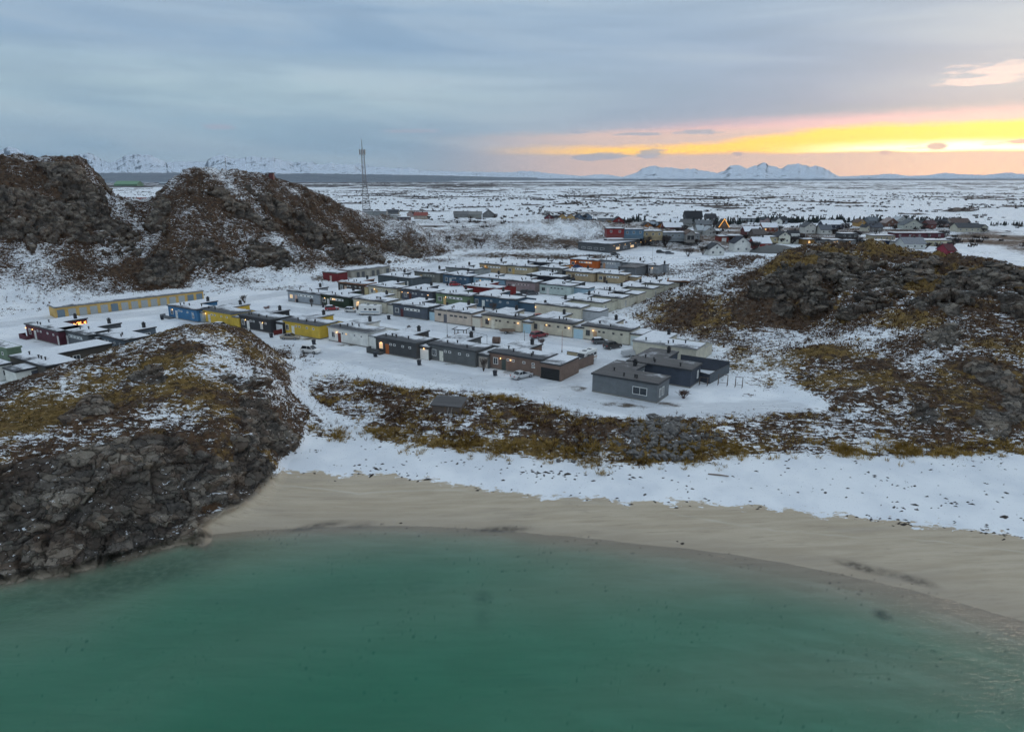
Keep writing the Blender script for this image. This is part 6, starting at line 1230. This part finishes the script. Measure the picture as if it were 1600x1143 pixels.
# conifers behind the settlement: reads as one dark line
def treeline():
    V = []; Fc = []; rd = random.Random(8)
    segs = [(1068, 1130, 351, 50), (1130, 1160, 350, 26), (1180, 1260, 346.5, 150), (1260, 1330, 347, 130), (1330, 1420, 348, 150), (1420, 1485, 350, 100), (975, 1015, 345.5, 34), (1540, 1680, 352, 70), (1160, 1185, 347, 10)]
    for x0, x1, py, n in segs:
        for k in range(n):
            px = min(x1, max(x0, rd.choice([rd.uniform(x0, x1), x0 + (x1 - x0) * (.2 + .15 * (k % 5)) + rd.gauss(0, 3)]))); p = ground(px, py + rd.uniform(-1.2, 1.6)); z = gz(p.x, p.y); h = rd.uniform(1.6, 3.8) if rd.random() < .6 else rd.uniform(3, 6.6) * (.55 if x0 > 1500 else 1); r = h * rd.uniform(.22, .34)
            for t in range(5):
                zb = z + h * (.06 + .17 * t); zt = zb + h * .30; rr = r * (1 - t * .17); a0 = rd.random() * 6
                b = len(V); V.append((p.x, p.y, min(zt, z + h)))
                for i in range(9):
                    a = a0 + i * 6.283 / 9; q = rr * (1 if i % 2 else .62) * rd.uniform(.8, 1.2); V.append((p.x + math.cos(a) * q, p.y + math.sin(a) * q, zb + rd.uniform(-.1, .1) * h))
                for i in range(9): Fc.append((b, b + 1 + i, b + 1 + (i + 1) % 9))
    o = np_obj('treeline', V, Fc, [plain((.014, .022, .020), 'conifer_needles', .9, var=.4)]); o['kind'] = 'stuff'
treeline()
# ---- tufts scattered over the ground
CELL = (RR[:, None] * (AZ[1] - AZ[0])) * np.gradient(RR)[:, None] * np.ones((1, NA))
def scatter(dens, rng):
    w = (dens * CELL).ravel(); n = rng.poisson(np.minimum(w, 40)); idx = np.repeat(np.arange(len(n)), n)
    j, i = idx // NA, idx % NA; i = np.minimum(i, NA - 2); j = np.minimum(j, NR - 2); u, v = rng.random(len(idx)), rng.random(len(idx))
    def bl(G_): return (G_[j, i] * (1 - u) + G_[j, i + 1] * u) * (1 - v) + (G_[j + 1, i] * (1 - u) + G_[j + 1, i + 1] * u) * v
    return np.stack([bl(X), bl(Y), bl(Z)], -1)
def tufts(name, P, h, r, blades, width, mats, rng, lean=.6):
    n = len(P); 
    if n == 0: return
    a = rng.random((n, blades)) * 6.283; hh = (h[:, None] if isinstance(h, np.ndarray) else h) * rng.uniform(.55, 1.15, (n, blades)); rr = (r[:, None] if isinstance(r, np.ndarray) else r) * rng.uniform(.1, .7, (n, blades)); ww = width * rng.uniform(.6, 1.4, (n, blades))
    ln = lean * rng.uniform(.3, 1.2, (n, blades)) * hh
    cx = P[:, 0:1] + np.cos(a) * rr; cy = P[:, 1:2] + np.sin(a) * rr; cz = P[:, 2:3] - .08 + 0 * a
    b = a + rng.uniform(.9, 2.2, (n, blades)); dx, dy = np.cos(b) * ww, np.sin(b) * ww
    v0 = np.stack([cx - dx, cy - dy, cz], -1); v1 = np.stack([cx + dx, cy + dy, cz], -1); v2 = np.stack([cx + np.cos(a) * ln, cy + np.sin(a) * ln, cz + hh], -1)
    V = np.stack([v0, v1, v2], 2).reshape(-1, 3); T = np.arange(len(V)).reshape(-1, 3)
    o = np_obj(name, V, T, mats); o['kind'] = 'stuff'; return o
def straw(name, c0, c1):
    m, nt, b = material(name); p = objco(nt); nt.l.new(nt.mix(nt.ss(nt.noise(p, .35, 4, .65), .3, .7), c0, c1), b.inputs['Base Color']); b.inputs['Roughness'].default_value = .9; b.inputs['Specular IOR Level'].default_value = .1; return m
M_OCH = straw('dry_grass', (.22, .138, .036), (.40, .27, .085)); M_HEA = straw('heather_twigs', (.044, .024, .015), (.125, .068, .034)); M_SCR = straw('bare_scrub', (.030, .024, .022), (.075, .055, .045)); M_OLV = straw('olive_moor_grass', (.080, .055, .018), (.16, .115, .038))
rg_ = np.random.default_rng(5)
inview = (np.abs(az2) < R_(41)) & (r2 > 60)
patch = np.clip(fbm(X / 4.5, Y / 4.5, 81, 3) * 1.4 + .30, 0, 1); patch2 = np.clip(fbm(X / 7, Y / 7, 82, 3) * 1.6 + .35, 0, 1)
fd = np.exp(-((r2 - rD(az2) - .9) / 2.0) ** 2) * (az2 > px_az(470)) * np.where(az2 > px_az(1060), 1.5, 1)
lowsnow = 1 - sstep(.45, .75, snow)
P = scatter(np.where(inview, 11 * fd * patch ** 1.3 + 3.4 * bank * patch * (1 - .5 * patch2) * lowsnow, 0) * (1 - rock) * (1 - sand), rg_)
tufts('dry_grass', P, rg_.uniform(.3, .8, len(P)), .42, 17, .045, [M_OCH], rg_, .95)
shr = np.array([px_az(v) for v in (480, 560, 700, 900, 1100, 1300)])
P = scatter(np.where(inview, (4.6 * patch2 * bank * lowsnow * np.interp(az2, shr, [.5, 1, 1.2, 1.1, .6, .4]) + .55 * bank * (1 - .6 * lowsnow)), 0) * (1 - rock), rg_)
tufts('heather', P, rg_.uniform(.3, .8, len(P)), .36, 11, .03, [M_HEA], rg_, .5)
nearhill = (r2 < 140) & inview
P = scatter(np.where(nearhill, 5.0 * hm * (1 - rock) * (.25 + .75 * (1 - grass)) * (1 - sstep(.35, .65, snow) * .75) * (1 - sand), 0), rg_)
tufts('heather', P, .24 * rg_.uniform(.6, 1.5, len(P)), .24, 6, .045, [M_HEA], rg_, .7)
P = scatter(np.where(nearhill, 5.0 * hm * (1 - rock) * grass * (1 - sstep(.35, .65, snow) * .8) * (1 - sand), 0), rg_)
tufts('moor_grass', P, .26 * rg_.uniform(.6, 1.5, len(P)), .26, 6, .04, [M_OLV], rg_, .8)
midhill = (r2 >= 140) & (r2 < 360) & inview
P = scatter(np.where(midhill, 1.3 * hm * (1 - rock) * (1 - sstep(.35, .65, snow) * .7), 0), rg_)
tufts('heather', P, .5 * rg_.uniform(.5, 1.5, len(P)), .5, 5, .10, [M_HEA], rg_, .7)
# sparse straws poking through the snow at the edge of the bank
edge_ = sstep(-4, 2, r2 - rT(az2)) * (1 - sstep(4, 11, r2 - rT(az2))) * (az2 > px_az(470)) * (az2 < px_az(1010)) * (1 - road)
P = scatter(np.where(inview, 5 * edge_ * np.clip(.4 + fbm(X / 5, Y / 5, 83, 2), 0, 1), 0), rg_); tufts('straws', P, rg_.uniform(.12, .3, len(P)), .12, 5, .03, [M_OLV], rg_, .6)
sg = np.clip(fbm(X / 70, Y / 45, 85, 4) * 2.4 - .05 + .5 * scrub, 0, 1); P = scatter(np.where((r2 > 372) & (r2 < 2200) & (np.abs(az2) < R_(40)), .0135 * sg * (1 - sstep(700, 2200, r2) * .7) * np.where(road > .1, 0, 1) * np.where((r2 < 430) & (az2 > px_az(885)), 0, 1), 0), rg_); tufts('scrub', P, rg_.uniform(.9, 2.6, len(P)), 2.6, 12, .55, [M_SCR], rg_, .6)
# ---- seaweed thrown up on the beach
def weed(P, s, name):
    n = len(P); k = 7; a = np.linspace(0, 6.283, k, endpoint=False)[None, :] + rg_.random((n, 1)) * 6; el = rg_.uniform(.25, .6, (n, 1)); ro = rg_.normal(0, .5, (n, 1)); rad = s[:, None] * rg_.uniform(.5, 1.2, (n, k))
    lx = np.cos(a) * rad; ly = np.sin(a) * rad * el; x = lx * np.cos(ro) - ly * np.sin(ro); y = lx * np.sin(ro) + ly * np.cos(ro)
    ring = np.stack([P[:, 0:1] + x, P[:, 1:2] + y, P[:, 2:3] + 0 * x - .02], -1); top = np.stack([P[:, 0] , P[:, 1], P[:, 2] + s * .35], -1)[:, None, :]
    V = np.concatenate([ring, top], 1).reshape(-1, 3); b = np.arange(n)[:, None, None] * (k + 1); i = np.arange(k)
    T = np.stack([i, (i + 1) % k, np.full(k, k)], -1)[None] + b
    o = np_obj(name, V, T.reshape(-1, 3), [plain((.030, .022, .018), 'dried_kelp', .8, var=.5)]); o['kind'] = 'stuff'
line1 = np.exp(-((r2 - rS(az2) - .4) / .8) ** 2); line2 = np.exp(-((r2 - rS(az2) - 6.5 - 2.2 * n15) / 1.3) ** 2); wr = np.clip(fbm(X / 6, Y / 3, 84, 3) * 2 + .25, 0, 1)
amt = np.interp(az2, [px_az(v) for v in (420, 520, 700, 1000, 1250, 1450, 1700)], [.9, 1.0, .6, .7, 1.8, 2.4, 1.9]); amt2 = np.interp(az2, [px_az(v) for v in (420, 600, 800, 950, 1100, 1450, 1700)], [.5, 1.2, 1.8, .7, .3, .7, .9])
zone = (az2 > px_az(425)) & inview & (r2 < rD(az2) + 1) & (r2 > rW(az2) - 1)
dn = np.where(zone, 1.3 * line1 * amt * wr + 1.1 * line2 * amt2 * wr + .10 * sstep(-.5, 1, r2 - rS(az2)) + .05 * np.exp(-((r2 - rW(az2) - .9) / .35) ** 2) * 8 * wr, 0)
for q in [(560, 738, 45, 10, 1.4), (500, 745, 30, 6, .8), (740, 720, 40, 10, .8), (690, 710, 60, 5, .7), (1440, 806, 60, 10, .9), (1560, 800, 60, 30, .4), (1360, 745, 80, 8, .5)]: dn = np.maximum(dn, np.where(zone, q[4] * spot(*q[:4], 0.7) * wr, 0))
P = scatter(dn * 1.5, rg_); weed(P, rg_.uniform(.12, .42, len(P)) * np.where(rg_.random(len(P)) < .06, 1.8, 1), 'seaweed')
# ---- rocks
def rock_mesh(rd, s, sub=2):
    bm = bmesh.new(); bmesh.ops.create_icosphere(bm, subdivisions=sub, radius=1); ax = [Vector((rd.gauss(0, 1), rd.gauss(0, 1), rd.gauss(0, 1))).normalized() for _ in range(9)]; cut = [rd.uniform(.55, .95) for _ in ax]
    for v in bm.verts:
        c = v.co.copy()
        for n_, k in zip(ax, cut):
            d = c.dot(n_)
            if d > k: c -= n_ * (d - k)
        v.co = Vector((c.x * s[0], c.y * s[1], c.z * s[2]))
    return bm
def stone_mat(name, a, b_):
    m, nt, bs_ = material(name); p = objco(nt); n = nt.noise(p, 1.6, 5, .65); g = nt.new('ShaderNodeNewGeometry'); s = nt.new('ShaderNodeSeparateXYZ'); nt.l.new(g.outputs['Normal'], s.inputs[0])
    col = nt.mix(nt.ss(n, .3, .7), a, b_); f = nt.ss(nt.m('ADD', s.outputs[2], nt.m('MULTIPLY', nt.m('SUBTRACT', n, .5), 1.6)), 1.08, 1.2)
    nt.l.new(nt.mix(nt.m('MULTIPLY', f, .9), col, (.72, .75, .79)), bs_.inputs['Base Color']); bs_.inputs['Roughness'].default_value = .9; return m
M_STONE = stone_mat('boulder_stone', (.055, .052, .05), (.19, .175, .16)); M_WETROCK = plain((.014, .013, .011), 'wet_weedy_rock', .35, var=.5)
def boulders():
    rd = random.Random(12); big = bmesh.new()
    for px0, px1, py0, py1, n, s0, s1 in [(985, 1090, 678, 716, 210, .25, .75), (870, 1000, 690, 720, 90, .2, .5), (1090, 1125, 690, 708, 30, .2, .5), (1010, 1060, 672, 690, 30, .5, .9)]:
        for k in range(n):
            p = ground(rd.uniform(px0, px1), rd.uniform(py0, py1), 3.0); z = gz(p.x, p.y); s = rd.uniform(s0, s1) * (1.5 if rd.random() < .08 else 1)
            b = rock_mesh(rd, (s * rd.uniform(.7, 1.2), s * rd.uniform(.7, 1.2), s * rd.uniform(.5, .9)), 1); me = bpy.data.meshes.new('t'); b.to_mesh(me); b.free(); me.transform(Matrix.Translation((p.x, p.y, z + s * .15)) @ Matrix.Rotation(rd.uniform(0, 6), 4, 'Z')); big.from_mesh(me); bpy.data.meshes.remove(me)
    me = bpy.data.meshes.new('boulders'); big.to_mesh(me); big.free(); me.materials.append(M_STONE); o = bpy.data.objects.new('boulders', me); COL.objects.link(o); o['kind'] = 'stuff'
boulders()
rdk = random.Random(21)
for px, py, s, lb in [(54, 888, .8, 'black weedy rock in the shallows, left of three by the cliff foot'), (70, 885.5, .7, 'black weedy rock in the shallows, middle of three by the cliff foot'), (82, 884, .4, 'black weedy rock in the shallows, right of three by the cliff foot')]:
    p = ground(px, py, 0); b = rock_mesh(rdk, (s * 1.3, s * .7, s * .45)); me = bpy.data.meshes.new('shore_rock'); b.to_mesh(me); b.free(); me.materials.append(M_WETROCK); o = bpy.data.objects.new('shore_rock', me); COL.objects.link(o); o.location = (p.x, p.y, 0); tag(o, lb, 'rock', 'black rocks awash by the cliff')
p = ground(1122, 746, 1.9); z = gz(p.x, p.y); m = MB(); m.tube([(-1.3, .35, .08), (0, .02, .14), (1.3, -.35, .10)], .11, 7, r1=.07); o = m.build('driftwood', plain((.17, .12, .09), 'grey_driftwood'), loc=(p.x, p.y, z)); tag(o, 'single brown driftwood log on the snowy beach', 'driftwood')
